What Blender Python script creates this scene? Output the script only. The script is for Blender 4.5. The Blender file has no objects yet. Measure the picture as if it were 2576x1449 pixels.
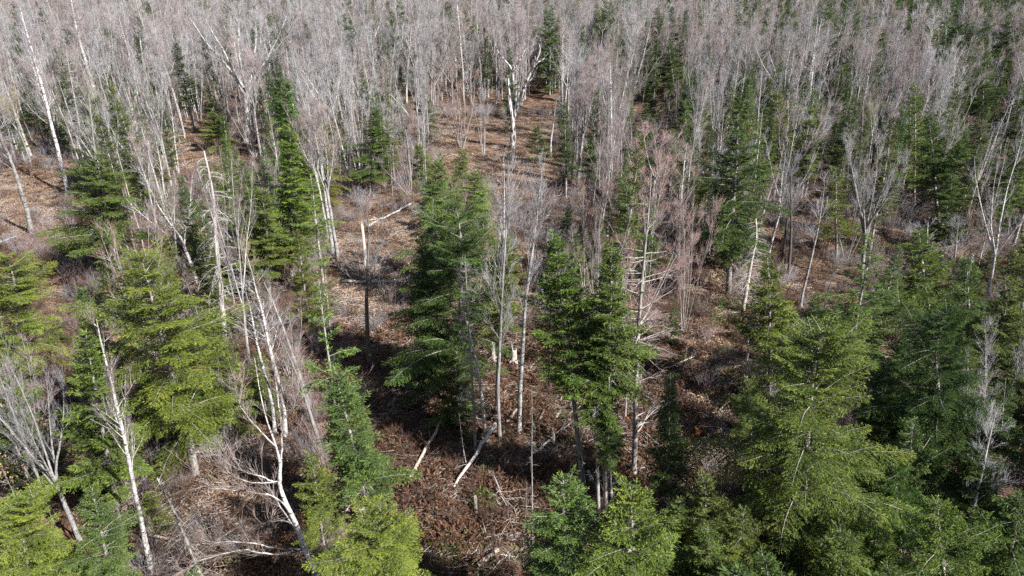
import bpy, math, random
import numpy as np
from mathutils import Vector, Quaternion

R = math.radians
scene = bpy.context.scene
COL = scene.collection

# ------------------------------------------------------------------ camera, light, exposure
CAM_H, PITCH = 25.0, 26.0
FPX, CX, CY = 1717.33, 1288.0, 724.5          # focal length and centre in the 2576-wide survey of the photo
cd = bpy.data.cameras.new("drone_camera"); cam = bpy.data.objects.new("drone_camera", cd); COL.objects.link(cam)
cd.sensor_width = 36; cd.lens = 24; cd.clip_start = 0.5; cd.clip_end = 3000
cam.location = (0, 0, CAM_H); cam.rotation_euler = (R(90 - PITCH), 0, 0)
scene.camera = cam
SUN_EL, SUN_AZ = 40.0, math.degrees(math.atan2(0.82, -0.57))   # azimuth clockwise from +Y: behind the camera, to the right
SUN_STRENGTH, SKY_STRENGTH, EXPOSURE = 5.0, 0.05, 1.12
world = bpy.data.worlds.new("World"); scene.world = world; world.use_nodes = True
wn = world.node_tree.nodes; wn.clear()
sky = wn.new("ShaderNodeTexSky"); sky.sky_type = 'NISHITA'; sky.sun_disc = False
sky.sun_elevation = R(SUN_EL); sky.sun_rotation = R(SUN_AZ)
bg = wn.new("ShaderNodeBackground"); bg.inputs[1].default_value = SKY_STRENGTH
wo = wn.new("ShaderNodeOutputWorld")
world.node_tree.links.new(sky.outputs[0], bg.inputs[0]); world.node_tree.links.new(bg.outputs[0], wo.inputs[0])
sd = bpy.data.lights.new("sun", 'SUN'); sun = bpy.data.objects.new("sun", sd); COL.objects.link(sun)
sd.energy = SUN_STRENGTH; sd.angle = R(0.5); sd.color = (1.0, 0.98, 0.95)
S = Vector((math.sin(R(SUN_AZ)) * math.cos(R(SUN_EL)), math.cos(R(SUN_AZ)) * math.cos(R(SUN_EL)), math.sin(R(SUN_EL))))
sun.rotation_euler = S.to_track_quat('Z', 'Y').to_euler()
vs = scene.view_settings
vs.view_transform = 'Standard'; vs.look = 'None'; vs.gamma = 1; vs.exposure = EXPOSURE; vs.use_curve_mapping = False
cy = scene.cycles
cy.max_bounces = 4; cy.diffuse_bounces = 1; cy.glossy_bounces = 1; cy.transmission_bounces = 3; cy.transparent_max_bounces = 4
cy.use_denoising = DENOISE if 'DENOISE' in globals() else False
cy.pixel_filter_type = 'BLACKMAN_HARRIS'; cy.filter_width = 1.5
cy.caustics_reflective = False; cy.caustics_refractive = False

# ------------------------------------------------------------------ survey: from a pixel of the photo to a place on the ground
def hgt(x, y):
    return (0.16 * np.sin(x * 0.31 + 1.3) * np.cos(y * 0.23 + 0.4) + 0.10 * np.sin(x * 0.83 + y * 0.41)
            + 0.07 * np.cos(y * 1.13 - x * 0.57) + 0.35 * np.sin(y * 0.035 + 0.8) * np.cos(x * 0.041))
SP, CP = math.sin(R(PITCH)), math.cos(R(PITCH))
def ray(px, py):
    u, v = (px - CX) / FPX, (py - CY) / FPX
    return Vector((u, CP - v * SP, -SP - v * CP))
def ground_at(px, py):
    d = ray(px, py); z = 0.0
    for _ in range(5):
        t = (CAM_H - z) / max(-d.z, 0.02); p = Vector((d.x * t, d.y * t, 0)); z = float(hgt(p.x, p.y))
    return Vector((p.x, p.y, z))
def at_depth(px, py, Y):
    d = ray(px, py); t = Y / d.y
    return Vector((d.x * t, Y, CAM_H + d.z * t))
def project(p):
    dz = p[2] - CAM_H; f = p[1] * CP - dz * SP; up = p[1] * SP + dz * CP
    return CX + FPX * p[0] / f, CY - FPX * up / f, f

# ------------------------------------------------------------------ materials
def mat(name):
    m = bpy.data.materials.new(name); m.use_nodes = True
    n = m.node_tree.nodes; n.clear(); return m, n, m.node_tree.links
def ramp(n, stops):
    r = n.new("ShaderNodeValToRGB"); e = r.color_ramp.elements
    while len(e) < len(stops): e.new(0.5)
    for k, (p, c) in enumerate(stops):
        e[k].position = p; e[k].color = (*c, 1)
    return r
def bark(name, light, dark, grain=(6, 6, 1.0), lo=0.38, hi=0.62, marks=None, rough=0.85, alt=None):
    m, n, l = mat(name)
    tc = n.new("ShaderNodeTexCoord"); mp = n.new("ShaderNodeMapping"); mp.inputs['Scale'].default_value = grain
    l.new(tc.outputs['Object'], mp.inputs[0])
    nz = n.new("ShaderNodeTexNoise"); nz.inputs['Scale'].default_value = 1.6; nz.inputs['Detail'].default_value = 5
    l.new(mp.outputs[0], nz.inputs['Vector'])
    rp = ramp(n, [(lo, dark), (hi, light)]); l.new(nz.outputs[0], rp.inputs[0]); col = rp.outputs[0]
    if marks:
        mp2 = n.new("ShaderNodeMapping"); mp2.inputs['Scale'].default_value = (3, 3, 9); l.new(tc.outputs['Object'], mp2.inputs[0])
        n2 = n.new("ShaderNodeTexNoise"); n2.inputs['Scale'].default_value = 1.2; n2.inputs['Detail'].default_value = 4; l.new(mp2.outputs[0], n2.inputs['Vector'])
        r2 = ramp(n, [(0.55, (0, 0, 0)), (0.62, (1, 1, 1))]); l.new(n2.outputs[0], r2.inputs[0])
        mx = n.new("ShaderNodeMixRGB"); mx.inputs[2].default_value = (*marks, 1); l.new(r2.outputs[0], mx.inputs[0]); l.new(col, mx.inputs[1]); col = mx.outputs[0]
    oi = n.new("ShaderNodeObjectInfo")
    if alt:                                   # each tree leans towards its own hue
        wv = n.new("ShaderNodeMath"); wv.operation = 'MULTIPLY'; wv.inputs[1].default_value = 37.7; l.new(oi.outputs['Random'], wv.inputs[0])
        fr = n.new("ShaderNodeMath"); fr.operation = 'FRACT'; l.new(wv.outputs[0], fr.inputs[0])
        ra = ramp(n, [(0.0, (1, 1, 1)), (1.0, alt)]); l.new(fr.outputs[0], ra.inputs[0])
        ma = n.new("ShaderNodeMixRGB"); ma.blend_type = 'MULTIPLY'; ma.inputs[0].default_value = 1; l.new(col, ma.inputs[1]); l.new(ra.outputs[0], ma.inputs[2]); col = ma.outputs[0]
    mr = n.new("ShaderNodeMapRange"); mr.inputs[3].default_value = 0.72; mr.inputs[4].default_value = 1.25; l.new(oi.outputs['Random'], mr.inputs[0])
    hs = n.new("ShaderNodeMixRGB"); hs.blend_type = 'MULTIPLY'; hs.inputs[0].default_value = 1
    l.new(col, hs.inputs[1]); l.new(mr.outputs[0], hs.inputs[2])
    hc = n.new("ShaderNodeMixRGB"); hc.blend_type = 'MULTIPLY'; hc.inputs[0].default_value = 1
    l.new(hs.outputs[0], hc.inputs[1]); l.new(oi.outputs['Color'], hc.inputs[2])
    b = n.new("ShaderNodeBsdfPrincipled"); b.inputs['Roughness'].default_value = rough; b.inputs['Specular IOR Level'].default_value = 0.25
    l.new(hc.outputs[0], b.inputs['Base Color'])
    bp = n.new("ShaderNodeBump"); bp.inputs['Strength'].default_value = 0.5; bp.inputs['Distance'].default_value = 0.03
    l.new(nz.outputs[0], bp.inputs['Height']); l.new(bp.outputs[0], b.inputs['Normal'])
    o = n.new("ShaderNodeOutputMaterial"); l.new(b.outputs[0], o.inputs[0]); return m
def foliage(name, deep, tip, trans=0.28, rough=0.55):
    m, n, l = mat(name)
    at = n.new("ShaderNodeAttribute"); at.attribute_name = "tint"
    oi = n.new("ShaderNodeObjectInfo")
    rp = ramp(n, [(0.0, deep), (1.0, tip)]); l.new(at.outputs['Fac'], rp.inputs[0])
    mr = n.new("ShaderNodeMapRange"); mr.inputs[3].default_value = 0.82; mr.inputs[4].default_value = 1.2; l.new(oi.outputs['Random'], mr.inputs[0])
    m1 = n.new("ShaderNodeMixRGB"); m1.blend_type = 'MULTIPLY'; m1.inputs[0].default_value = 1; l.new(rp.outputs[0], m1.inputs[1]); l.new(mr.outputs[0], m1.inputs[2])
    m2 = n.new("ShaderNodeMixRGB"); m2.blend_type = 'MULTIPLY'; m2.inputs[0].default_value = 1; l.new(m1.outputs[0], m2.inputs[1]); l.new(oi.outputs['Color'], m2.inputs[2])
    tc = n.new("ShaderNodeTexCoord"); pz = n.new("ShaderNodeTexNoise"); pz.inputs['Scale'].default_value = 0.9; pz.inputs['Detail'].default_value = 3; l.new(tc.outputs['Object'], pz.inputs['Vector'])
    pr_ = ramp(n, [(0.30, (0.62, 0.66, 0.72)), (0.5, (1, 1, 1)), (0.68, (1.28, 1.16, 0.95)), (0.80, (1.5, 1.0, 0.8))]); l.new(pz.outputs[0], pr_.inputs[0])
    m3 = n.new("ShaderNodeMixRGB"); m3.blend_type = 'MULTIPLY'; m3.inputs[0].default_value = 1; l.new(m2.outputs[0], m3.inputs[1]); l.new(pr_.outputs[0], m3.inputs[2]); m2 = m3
    b = n.new("ShaderNodeBsdfPrincipled"); b.inputs['Roughness'].default_value = rough; b.inputs['Specular IOR Level'].default_value = 0.22
    l.new(m2.outputs[0], b.inputs['Base Color'])
    t = n.new("ShaderNodeBsdfTranslucent"); l.new(m2.outputs[0], t.inputs[0])
    mx = n.new("ShaderNodeMixShader"); mx.inputs[0].default_value = trans; l.new(b.outputs[0], mx.inputs[1]); l.new(t.outputs[0], mx.inputs[2])
    o = n.new("ShaderNodeOutputMaterial"); l.new(mx.outputs[0], o.inputs[0]); return m

M = {}
M['birch'] = bark('birch_bark', (0.54, 0.51, 0.495), (0.25, 0.23, 0.22), grain=(4, 4, 1.6), lo=0.34, hi=0.60, marks=(0.085, 0.075, 0.07))
M['aspen'] = bark('aspen_bark', (0.44, 0.425, 0.41), (0.22, 0.205, 0.195), grain=(5, 5, 1.2), marks=(0.09, 0.08, 0.072))
M['maple'] = bark('grey_bark', (0.42, 0.395, 0.375), (0.20, 0.18, 0.17), grain=(8, 8, 1.0))
M['dark'] = bark('dark_bark', (0.17, 0.145, 0.125), (0.075, 0.062, 0.054), grain=(9, 9, 1.0))
M['conifer_bark'] = bark('conifer_bark', (0.42, 0.385, 0.35), (0.17, 0.145, 0.13), grain=(8, 8, 1.6))
M['snag'] = bark('snag_wood', (0.54, 0.51, 0.49), (0.055, 0.047, 0.045), grain=(2.2, 2.2, 0.6), lo=0.46, hi=0.54)
M['dead'] = bark('dead_wood', (0.56, 0.51, 0.47), (0.28, 0.245, 0.22), grain=(14, 14, 0.7))
M['lichen'] = bark('lichen_twig', (0.46, 0.48, 0.41), (0.24, 0.25, 0.20), grain=(7, 7, 4))
M['log'] = bark('log_wood', (0.48, 0.41, 0.34), (0.19, 0.145, 0.115), grain=(12, 12, 1.0))
M['rot'] = bark('rotten_wood', (0.30, 0.13, 0.065), (0.12, 0.05, 0.03), grain=(10, 10, 3))
M['twig_pink'] = bark('maple_twig', (0.335, 0.258, 0.262), (0.195, 0.145, 0.148), grain=(2, 2, 2), alt=(0.93, 1.0, 0.88))
M['twig_grey'] = bark('grey_twig', (0.385, 0.37, 0.375), (0.225, 0.212, 0.215), grain=(2, 2, 2), alt=(0.92, 0.92, 0.97))
M['twig_red'] = bark('red_twig', (0.26, 0.155, 0.14), (0.16, 0.095, 0.085), grain=(2, 2, 2), alt=(1.0, 1.2, 0.95))
M['brush'] = bark('brush_twig', (0.15, 0.095, 0.072), (0.07, 0.044, 0.034), grain=(2, 2, 2))
M['needle'] = foliage('needles', (0.020, 0.036, 0.010), (0.165, 0.232, 0.050), trans=0.27)  # inner needles darkened to paint self-shadow; tips are paler young growth
M['dryleaf'] = foliage('dry_leaves', (0.10, 0.058, 0.040), (0.34, 0.235, 0.165), trans=0.2, rough=0.7)
M['sunlit_paleleaf'] = foliage('sunlit_pale_leaves', (0.22, 0.145, 0.105), (0.52, 0.40, 0.31), trans=0.2, rough=0.75)  # paler copy of the dry leaves, sunlight put into the colour
M['tanleaf'] = foliage('tan_leaves', (0.38, 0.26, 0.12), (0.62, 0.48, 0.26), trans=0.3, rough=0.7)
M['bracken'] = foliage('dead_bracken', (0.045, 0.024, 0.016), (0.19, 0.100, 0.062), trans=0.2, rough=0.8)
M['moss'] = foliage('moss_green', (0.05, 0.06, 0.018), (0.14, 0.14, 0.045), trans=0.1, rough=0.8)

def ground_material():
    m, n, l = mat('leaf_litter')
    tc = n.new("ShaderNodeTexCoord")
    def noise(sc, det=4, rough=0.6):
        z = n.new("ShaderNodeTexNoise"); z.inputs['Scale'].default_value = sc; z.inputs['Detail'].default_value = det; z.inputs['Roughness'].default_value = rough
        l.new(tc.outputs['Object'], z.inputs['Vector']); return z
    fine = noise(7.0, 6, 0.75); mid = noise(0.9, 5); big = noise(0.14, 4)
    leaves = n.new("ShaderNodeTexVoronoi"); leaves.inputs['Scale'].default_value = 9; l.new(tc.outputs['Object'], leaves.inputs['Vector'])
    tan = ramp(n, [(0.25, (0.09, 0.056, 0.042)), (0.5, (0.22, 0.148, 0.11)), (0.75, (0.40, 0.295, 0.225))]); l.new(fine.outputs[0], tan.inputs[0])
    dk = ramp(n, [(0.3, (0.030, 0.020, 0.015)), (0.7, (0.105, 0.062, 0.043))]); l.new(fine.outputs[0], dk.inputs[0])
    f1 = ramp(n, [(0.40, (0, 0, 0)), (0.62, (1, 1, 1))]); l.new(mid.outputs[0], f1.inputs[0])
    a = n.new("ShaderNodeMixRGB"); l.new(f1.outputs[0], a.inputs[0]); l.new(dk.outputs[0], a.inputs[1]); l.new(tan.outputs[0], a.inputs[2])
    gr = ramp(n, [(0.3, (0.05, 0.045, 0.016)), (0.7, (0.16, 0.135, 0.055))]); l.new(fine.outputs[0], gr.inputs[0])
    f2 = ramp(n, [(0.56, (0, 0, 0)), (0.70, (0.65, 0.65, 0.65))]); l.new(big.outputs[0], f2.inputs[0])
    b_ = n.new("ShaderNodeMixRGB"); l.new(f2.outputs[0], b_.inputs[0]); l.new(a.outputs[0], b_.inputs[1]); l.new(gr.outputs[0], b_.inputs[2])
    lf = ramp(n, [(0.0, (0.72, 0.66, 0.62)), (1.0, (1.25, 1.18, 1.1))]); l.new(leaves.outputs['Color'], lf.inputs[0])
    c = n.new("ShaderNodeMixRGB"); c.blend_type = 'MULTIPLY'; c.inputs[0].default_value = 1; l.new(b_.outputs[0], c.inputs[1]); l.new(lf.outputs[0], c.inputs[2])
    p = n.new("ShaderNodeBsdfPrincipled"); p.inputs['Roughness'].default_value = 0.95; p.inputs['Specular IOR Level'].default_value = 0.1
    l.new(c.outputs[0], p.inputs['Base Color'])
    bp = n.new("ShaderNodeBump"); bp.inputs['Strength'].default_value = 0.8; bp.inputs['Distance'].default_value = 0.12
    l.new(fine.outputs[0], bp.inputs['Height']); l.new(bp.outputs[0], p.inputs['Normal'])
    o = n.new("ShaderNodeOutputMaterial"); l.new(p.outputs[0], o.inputs[0]); return m
M['ground'] = ground_material()

# ------------------------------------------------------------------ mesh building
def unit(a):
    a = np.asarray(a, float); return a / np.maximum(np.linalg.norm(a, axis=-1, keepdims=True), 1e-9)
class MB:
    def __init__(s): s.V = []; s.T = []; s.Q = []; s.F = []; s.QM = []; s.FM = []; s.n = 0
    def add(s, V, quads=None, tris=None, tint=0.0, mi=0):
        V = np.asarray(V, float).reshape(-1, 3)
        if quads is not None and len(quads): s.Q.append(np.asarray(quads, int) + s.n); s.QM.append(np.full(len(quads), mi))
        if tris is not None and len(tris): s.F.append(np.asarray(tris, int) + s.n); s.FM.append(np.full(len(tris), mi))
        s.V.append(V); s.T.append(np.broadcast_to(np.asarray(tint, float), (len(V),)).copy()); s.n += len(V)
    def tube(s, P, r, sides=6, tint=0.0, mi=0, cap=False, lump=0.0, rng=None):
        P = np.asarray(P, float); r = np.broadcast_to(np.asarray(r, float), (len(P),))
        t = np.gradient(P, axis=0); t = unit(t)
        ref = np.array([1.0, 0, 0]) if abs(t[0][0]) < 0.8 else np.array([0, 1.0, 0])
        u = unit(np.cross(t, ref)); w = np.cross(t, u)
        a = np.arange(sides) * 2 * math.pi / sides
        rr = r[:, None] * np.ones(sides)
        if lump and rng is not None: rr = rr * (1 + lump * rng.standard_normal(rr.shape))
        V = P[:, None, :] + rr[..., None] * (np.cos(a)[None, :, None] * u[:, None, :] + np.sin(a)[None, :, None] * w[:, None, :])
        k = np.arange(len(P) - 1)[:, None] * sides; j = np.arange(sides)[None, :]; j2 = (j + 1) % sides
        q = np.stack([k + j, k + j2, k + sides + j2, k + sides + j], -1).reshape(-1, 4)
        V = V.reshape(-1, 3); tr = None
        if cap:
            e = (len(P) - 1) * sides; V = np.vstack([V, P[-1:], P[:1]])
            tr = [(e + i, e + (i + 1) % sides, len(V) - 2) for i in range(sides)] + [((i + 1) % sides, i, len(V) - 1) for i in range(sides)]
        s.add(V, q, tr, tint, mi)
    def needles(s, B, D, L, r, mi=0):
        # the finest twigs: straight three-sided points
        m = len(B); D = unit(D); ref = np.where(np.abs(D[:, 2:3]) < 0.9, np.array([[0, 0, 1.0]]), np.array([[1.0, 0, 0]]))
        u = unit(np.cross(D, ref)); w = np.cross(D, u); r = np.broadcast_to(np.asarray(r, float), (m,))[:, None]
        vs_ = [B + r * (math.cos(k * 2.094) * u + math.sin(k * 2.094) * w) for k in range(3)] + [B + D * np.asarray(L)[:, None]]
        o = np.arange(m)[:, None] * 4
        s.add(np.stack(vs_, 1).reshape(-1, 3), None, np.concatenate([o + np.array([[0, 1, 3]]), o + np.array([[1, 2, 3]]), o + np.array([[2, 0, 3]])]), 0.0, mi)
    def spikes(s, B, D, L, r, mi=0, bend=None, tint=0.0):
        # thin tapering twigs, three-sided, with one bend
        m = len(B)
        if not m: return
        D = unit(D); ref = np.where(np.abs(D[:, 2:3]) < 0.9, np.array([[0, 0, 1.0]]), np.array([[1.0, 0, 0]]))
        u = unit(np.cross(D, ref)); w = np.cross(D, u); r = np.broadcast_to(np.asarray(r, float), (m,))[:, None]; L = np.asarray(L)[:, None]
        if bend is None: bend = np.zeros((m, 3))
        mid = B + D * L * 0.5; tip = B + D * L + bend * L
        vs_ = []
        for k in range(3):
            c, q = math.cos(k * 2.094), math.sin(k * 2.094); vs_.append(B + r * (c * u + q * w))
        for k in range(3):
            c, q = math.cos(k * 2.094), math.sin(k * 2.094); vs_.append(mid + 0.7 * r * (c * u + q * w))
        vs_.append(tip)
        V = np.stack(vs_, 1).reshape(-1, 3); o = np.arange(m)[:, None] * 7
        q = np.concatenate([o + np.array([[0, 1, 4, 3]]), o + np.array([[1, 2, 5, 4]]), o + np.array([[2, 0, 3, 5]])])
        t = np.concatenate([o + np.array([[3, 4, 6]]), o + np.array([[4, 5, 6]]), o + np.array([[5, 3, 6]])])
        s.add(V, q, t, tint, mi)
    def blades(s, B, D, N, L, W, tint=0.0, mi=0):
        # small kite-shaped leaves / needle sprays
        D = unit(D); side = unit(np.cross(D, N)); L = np.asarray(L)[:, None]; W = np.asarray(W)[:, None]; m = len(B)
        mid = B + D * L * 0.45
        V = np.stack([B, mid - side * W, B + D * L, mid + side * W], 1).reshape(-1, 3)
        q = np.arange(m)[:, None] * 4 + np.arange(4)[None, :]
        t = np.repeat(np.broadcast_to(np.asarray(tint, float), (m,)), 4)
        s.add(V, q, None, t, mi)
    def merge(s, o, mi):
        if not o.n: return
        V = np.concatenate(o.V); T = np.concatenate(o.T)
        s.add(V, np.concatenate(o.Q) if o.Q else None, np.concatenate(o.F) if o.F else None, T, mi)
    def mesh(s, name, mats):
        me = bpy.data.meshes.new(name)
        V = np.concatenate(s.V); me.vertices.add(len(V)); me.vertices.foreach_set('co', V.astype(np.float32).ravel())
        Q = np.concatenate(s.Q) if s.Q else np.zeros((0, 4), int); F = np.concatenate(s.F) if s.F else np.zeros((0, 3), int)
        li = np.concatenate([Q.ravel(), F.ravel()]).astype(np.int32); me.loops.add(len(li)); me.loops.foreach_set('vertex_index', li)
        st = np.concatenate([np.arange(len(Q)) * 4, len(Q) * 4 + np.arange(len(F)) * 3]).astype(np.int32)
        me.polygons.add(len(st)); me.polygons.foreach_set('loop_start', st)
        mi = np.concatenate(s.QM + s.FM).astype(np.int32); me.polygons.foreach_set('material_index', mi)
        for m_ in (mats if isinstance(mats, (list, tuple)) else [mats]): me.materials.append(m_)
        at = me.attributes.new('tint', 'FLOAT', 'POINT'); at.data.foreach_set('value', np.concatenate(s.T).astype(np.float32))
        me.update(calc_edges=True); return me

def curve_path(start, d, L, n, rng, wob=0.08, trop=0.0, droop=0.0):
    P = [np.array(start, float)]; d = unit(np.array(d, float)); st = L / n
    for k in range(n):
        d = unit(d + rng.normal(0, wob, 3) + np.array([0, 0, trop / n - droop * (k + 1) / n / n])); P.append(P[-1] + d * st)
    return np.array(P)
def along(P, s):
    f = s * (len(P) - 1); i = np.minimum(f.astype(int), len(P) - 2); w = (f - i)[:, None]
    return P[i] * (1 - w) + P[i + 1] * w, unit(P[i + 1] - P[i])
def perp(T, rng):
    v = rng.standard_normal(T.shape); return unit(v - (v * T).sum(1, keepdims=True) * T)
def twig_cloud(mb, P, k, tl, rng, lo=0.25, up=0.2, sub=3, r=0.0075, ang=0.75, mi=0):
    s = rng.uniform(lo, 1, k); B, T = along(P, s)
    D = unit(T + perp(T, rng) * rng.uniform(0.35, 1.0, (k, 1)) * ang + np.array([0, 0, up])); L = tl * rng.uniform(0.45, 1.2, k)
    bend = rng.normal(0, 0.10, (k, 3)) + np.array([0, 0, 0.12]); mb.spikes(B, D, L, r * rng.uniform(0.8, 1.3, k), mi, bend)
    if sub:
        idx = np.repeat(np.arange(k), sub); q = rng.uniform(0.2, 0.98, len(idx))[:, None]
        B2 = B[idx] + D[idx] * L[idx, None] * q + bend[idx] * L[idx, None] * np.maximum(2 * q - 1, 0)
        D2 = unit(D[idx] + perp(D[idx], rng) * rng.uniform(0.4, 1.1, (len(idx), 1)) * ang + np.array([0, 0, up])); L2 = tl * rng.uniform(0.25, 0.65, len(idx))
        mb.needles(B2, D2, L2, r * 0.8, mi)

# ------------------------------------------------------------------ prototypes of leafless trees
PROTO = {}
def register(name, H, parts, mats):
    # parts: dict of part name -> MB; keeps one mesh per part and one joined mesh for the far forest
    d = {'H': H, 'parts': {}, 'bare': 'foliage' not in parts}
    pts = np.concatenate([np.concatenate(b.V) for b in parts.values() if b.n])
    q = np.hypot(pts[:, 0], pts[:, 1]); d['W'] = 2 * float(np.percentile(q[pts[:, 2] > 0.3 * H], 90))
    far = MB(); fm = []
    for k, (pn, b) in enumerate(parts.items()):
        if not b.n: continue
        d['parts'][pn] = b.mesh(name + '_' + pn, mats[pn]); far.merge(b, len(fm)); fm.append(mats[pn])
    d['far'] = (far, fm, name); PROTO[name] = d
def bare(name, seed, kind, H=15.0, r=0.12, bark_m='maple', twig_m='twig_pink', nb=26, lo=0.4, spread=0.7, blen=2.6, tl=0.75, tw=11, sub=3, stems=1, twr=0.0062):
    tw = int(tw * 0.62 + 0.5); slim_path = None
    rng = np.random.default_rng(seed); T, Bm, W = MB(), MB(), MB()
    def leader(P, L, r0, lo_, nb_, blen_):
        for s in np.sort(rng.uniform(lo_, 0.98, nb_)):
            b, t = along(P, np.array([s])); b, t = b[0], t[0]
            az = rng.uniform(0, 6.283); hor = np.array([math.cos(az), math.sin(az), 0])
            Lb = blen_ * (1.15 - 0.75 * (s - lo_) / (1 - lo_)) * rng.uniform(0.6, 1.2)
            if kind == 'larch': d0 = hor + np.array([0, 0, rng.uniform(-0.15, 0.25)]); tr, dr = 0.15, 0.1
            else: d0 = t * 1.0 + hor * spread * rng.uniform(0.7, 1.6); tr, dr = 0.35, 0.0
            C = curve_path(b, d0, Lb, 5, rng, 0.09, tr, dr); rb = r0 * (1 - 0.8 * s) * 0.42
            Bm.tube(C, np.linspace(max(rb, 0.014), 0.007, 6), 4)
            twig_cloud(W, C, int(tw * (0.6 + 0.5 * Lb / blen_)), tl, rng, 0.2, 0.12 if kind == 'larch' else 0.2, sub, twr)
            for _ in range(2 if kind != 'larch' else 1):
                b2, t2 = along(C, rng.uniform(0.25, 0.8, 1)); d2 = t2[0] + perp(t2, rng)[0] * 0.8 + np.array([0, 0, 0.3 if kind != 'larch' else 0])
                C2 = curve_path(b2[0], d2, Lb * rng.uniform(0.4, 0.7), 4, rng, 0.1, 0.3); Bm.tube(C2, np.linspace(max(rb * 0.5, 0.010), 0.006, 5), 3)
                twig_cloud(W, C2, tw, tl * 0.85, rng, 0.1, 0.2 if kind != 'larch' else 0.1, sub, twr)
    if kind in ('slim', 'larch'):
        P = curve_path((0, 0, -0.3), (0, 0, 1), H + 0.3, 14, rng, 0.018 if kind == 'larch' else 0.03, 0.35)
        z = np.linspace(0, 1, 15); rad = r * (1 - z) ** 0.75 + 0.012; rad[0] *= 1.35
        T.tube(P, rad, 8, lump=0.04, rng=rng); leader(P, H, r, lo, nb, blen); slim_path = (P, rad)
    elif kind == 'vase':
        hb = H * lo; P = curve_path((0, 0, -0.3), (0, 0, 1), hb + 0.3, 7, rng, 0.03, 0.3)
        rad = r * np.linspace(1.15, 0.78, 8); rad[0] *= 1.3; T.tube(P, rad, 9, lump=0.05, rng=rng)
        for k in range(stems):
            az = 6.283 * (k + rng.uniform(0, 0.6)) / stems; h_ = np.array([math.cos(az), math.sin(az), 0])
            C = curve_path(P[-1] - (0, 0, rng.uniform(0, hb * 0.25)), np.array([0, 0, 1]) + h_ * spread * rng.uniform(0.35, 1.0), (H - hb) * rng.uniform(0.85, 1.12), 9, rng, 0.06, 0.35)
            T.tube(C, np.linspace(r * 0.55, 0.014, 10), 6); leader(C, H - hb, r * 0.5, 0.18, nb, blen)
    elif kind == 'multi':
        for k in range(stems):
            az = 6.283 * (k + rng.uniform(0, 0.7)) / stems; h_ = np.array([math.cos(az), math.sin(az), 0])
            C = curve_path(h_ * 0.18 + np.array([0, 0, -0.3]), np.array([0, 0, 1]) + h_ * spread * rng.uniform(0.1, 0.45), H * rng.uniform(0.8, 1.08), 10, rng, 0.04, 0.3)
            T.tube(C, np.linspace(r * rng.uniform(0.7, 1), 0.012, 11), 6); leader(C, H, r * 0.7, lo, nb, blen)
    register(name, H, {'trunk': T, 'branches': Bm, 'twigs': W}, {'trunk': M[bark_m], 'branches': M[bark_m], 'twigs': M[twig_m]})
    PROTO[name]['path'] = slim_path; PROTO[name]['bark'] = M[bark_m]; PROTO[name]['thick'] = {}
def thick_trunk(pr, tk):
    tk = round(tk * 4) / 4
    if tk not in pr['thick']:
        b = MB(); b.tube(pr['path'][0], pr['path'][1] * tk, 9, lump=0.05, rng=np.random.default_rng(3)); pr['thick'][tk] = b.mesh('thick_trunk', pr['bark'])
    return pr['thick'][tk]
def dead_conifer(name, seed, H=12.0, r=0.11, nb=60, blen=1.1, lo=0.12, twigs=5, bark_m='dead', twig_m='lichen', droop=1.2, top=0.02):
    rng = np.random.default_rng(seed); T, Bm, W = MB(), MB(), MB()
    P = curve_path((0, 0, -0.3), (0, 0, 1), H + 0.3, 12, rng, 0.02, 0.3)
    rad = r * (1 - np.linspace(0, 1, 13)) ** 0.8 + top; T.tube(P, rad, 8, lump=0.05, rng=rng, cap=True)
    for s in np.sort(rng.uniform(lo, 0.98, nb)):
        b, t = along(P, np.array([s])); az = rng.uniform(0, 6.283)
        L = blen * (1.25 - s) * rng.uniform(0.3, 1.3)
        C = curve_path(b[0], (math.cos(az), math.sin(az), rng.uniform(-0.1, 0.35)), L, 5, rng, 0.1, 0, droop)
        Bm.tube(C, np.linspace(0.018, 0.006, 6), 3)
        if twigs: twig_cloud(W, C, twigs, 0.42, rng, 0.2, -0.35, 2, 0.0065, 0.9)
    register(name, H, {'trunk': T, 'branches': Bm, 'twigs': W}, {'trunk': M[bark_m], 'branches': M[bark_m], 'twigs': M[twig_m]})

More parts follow.
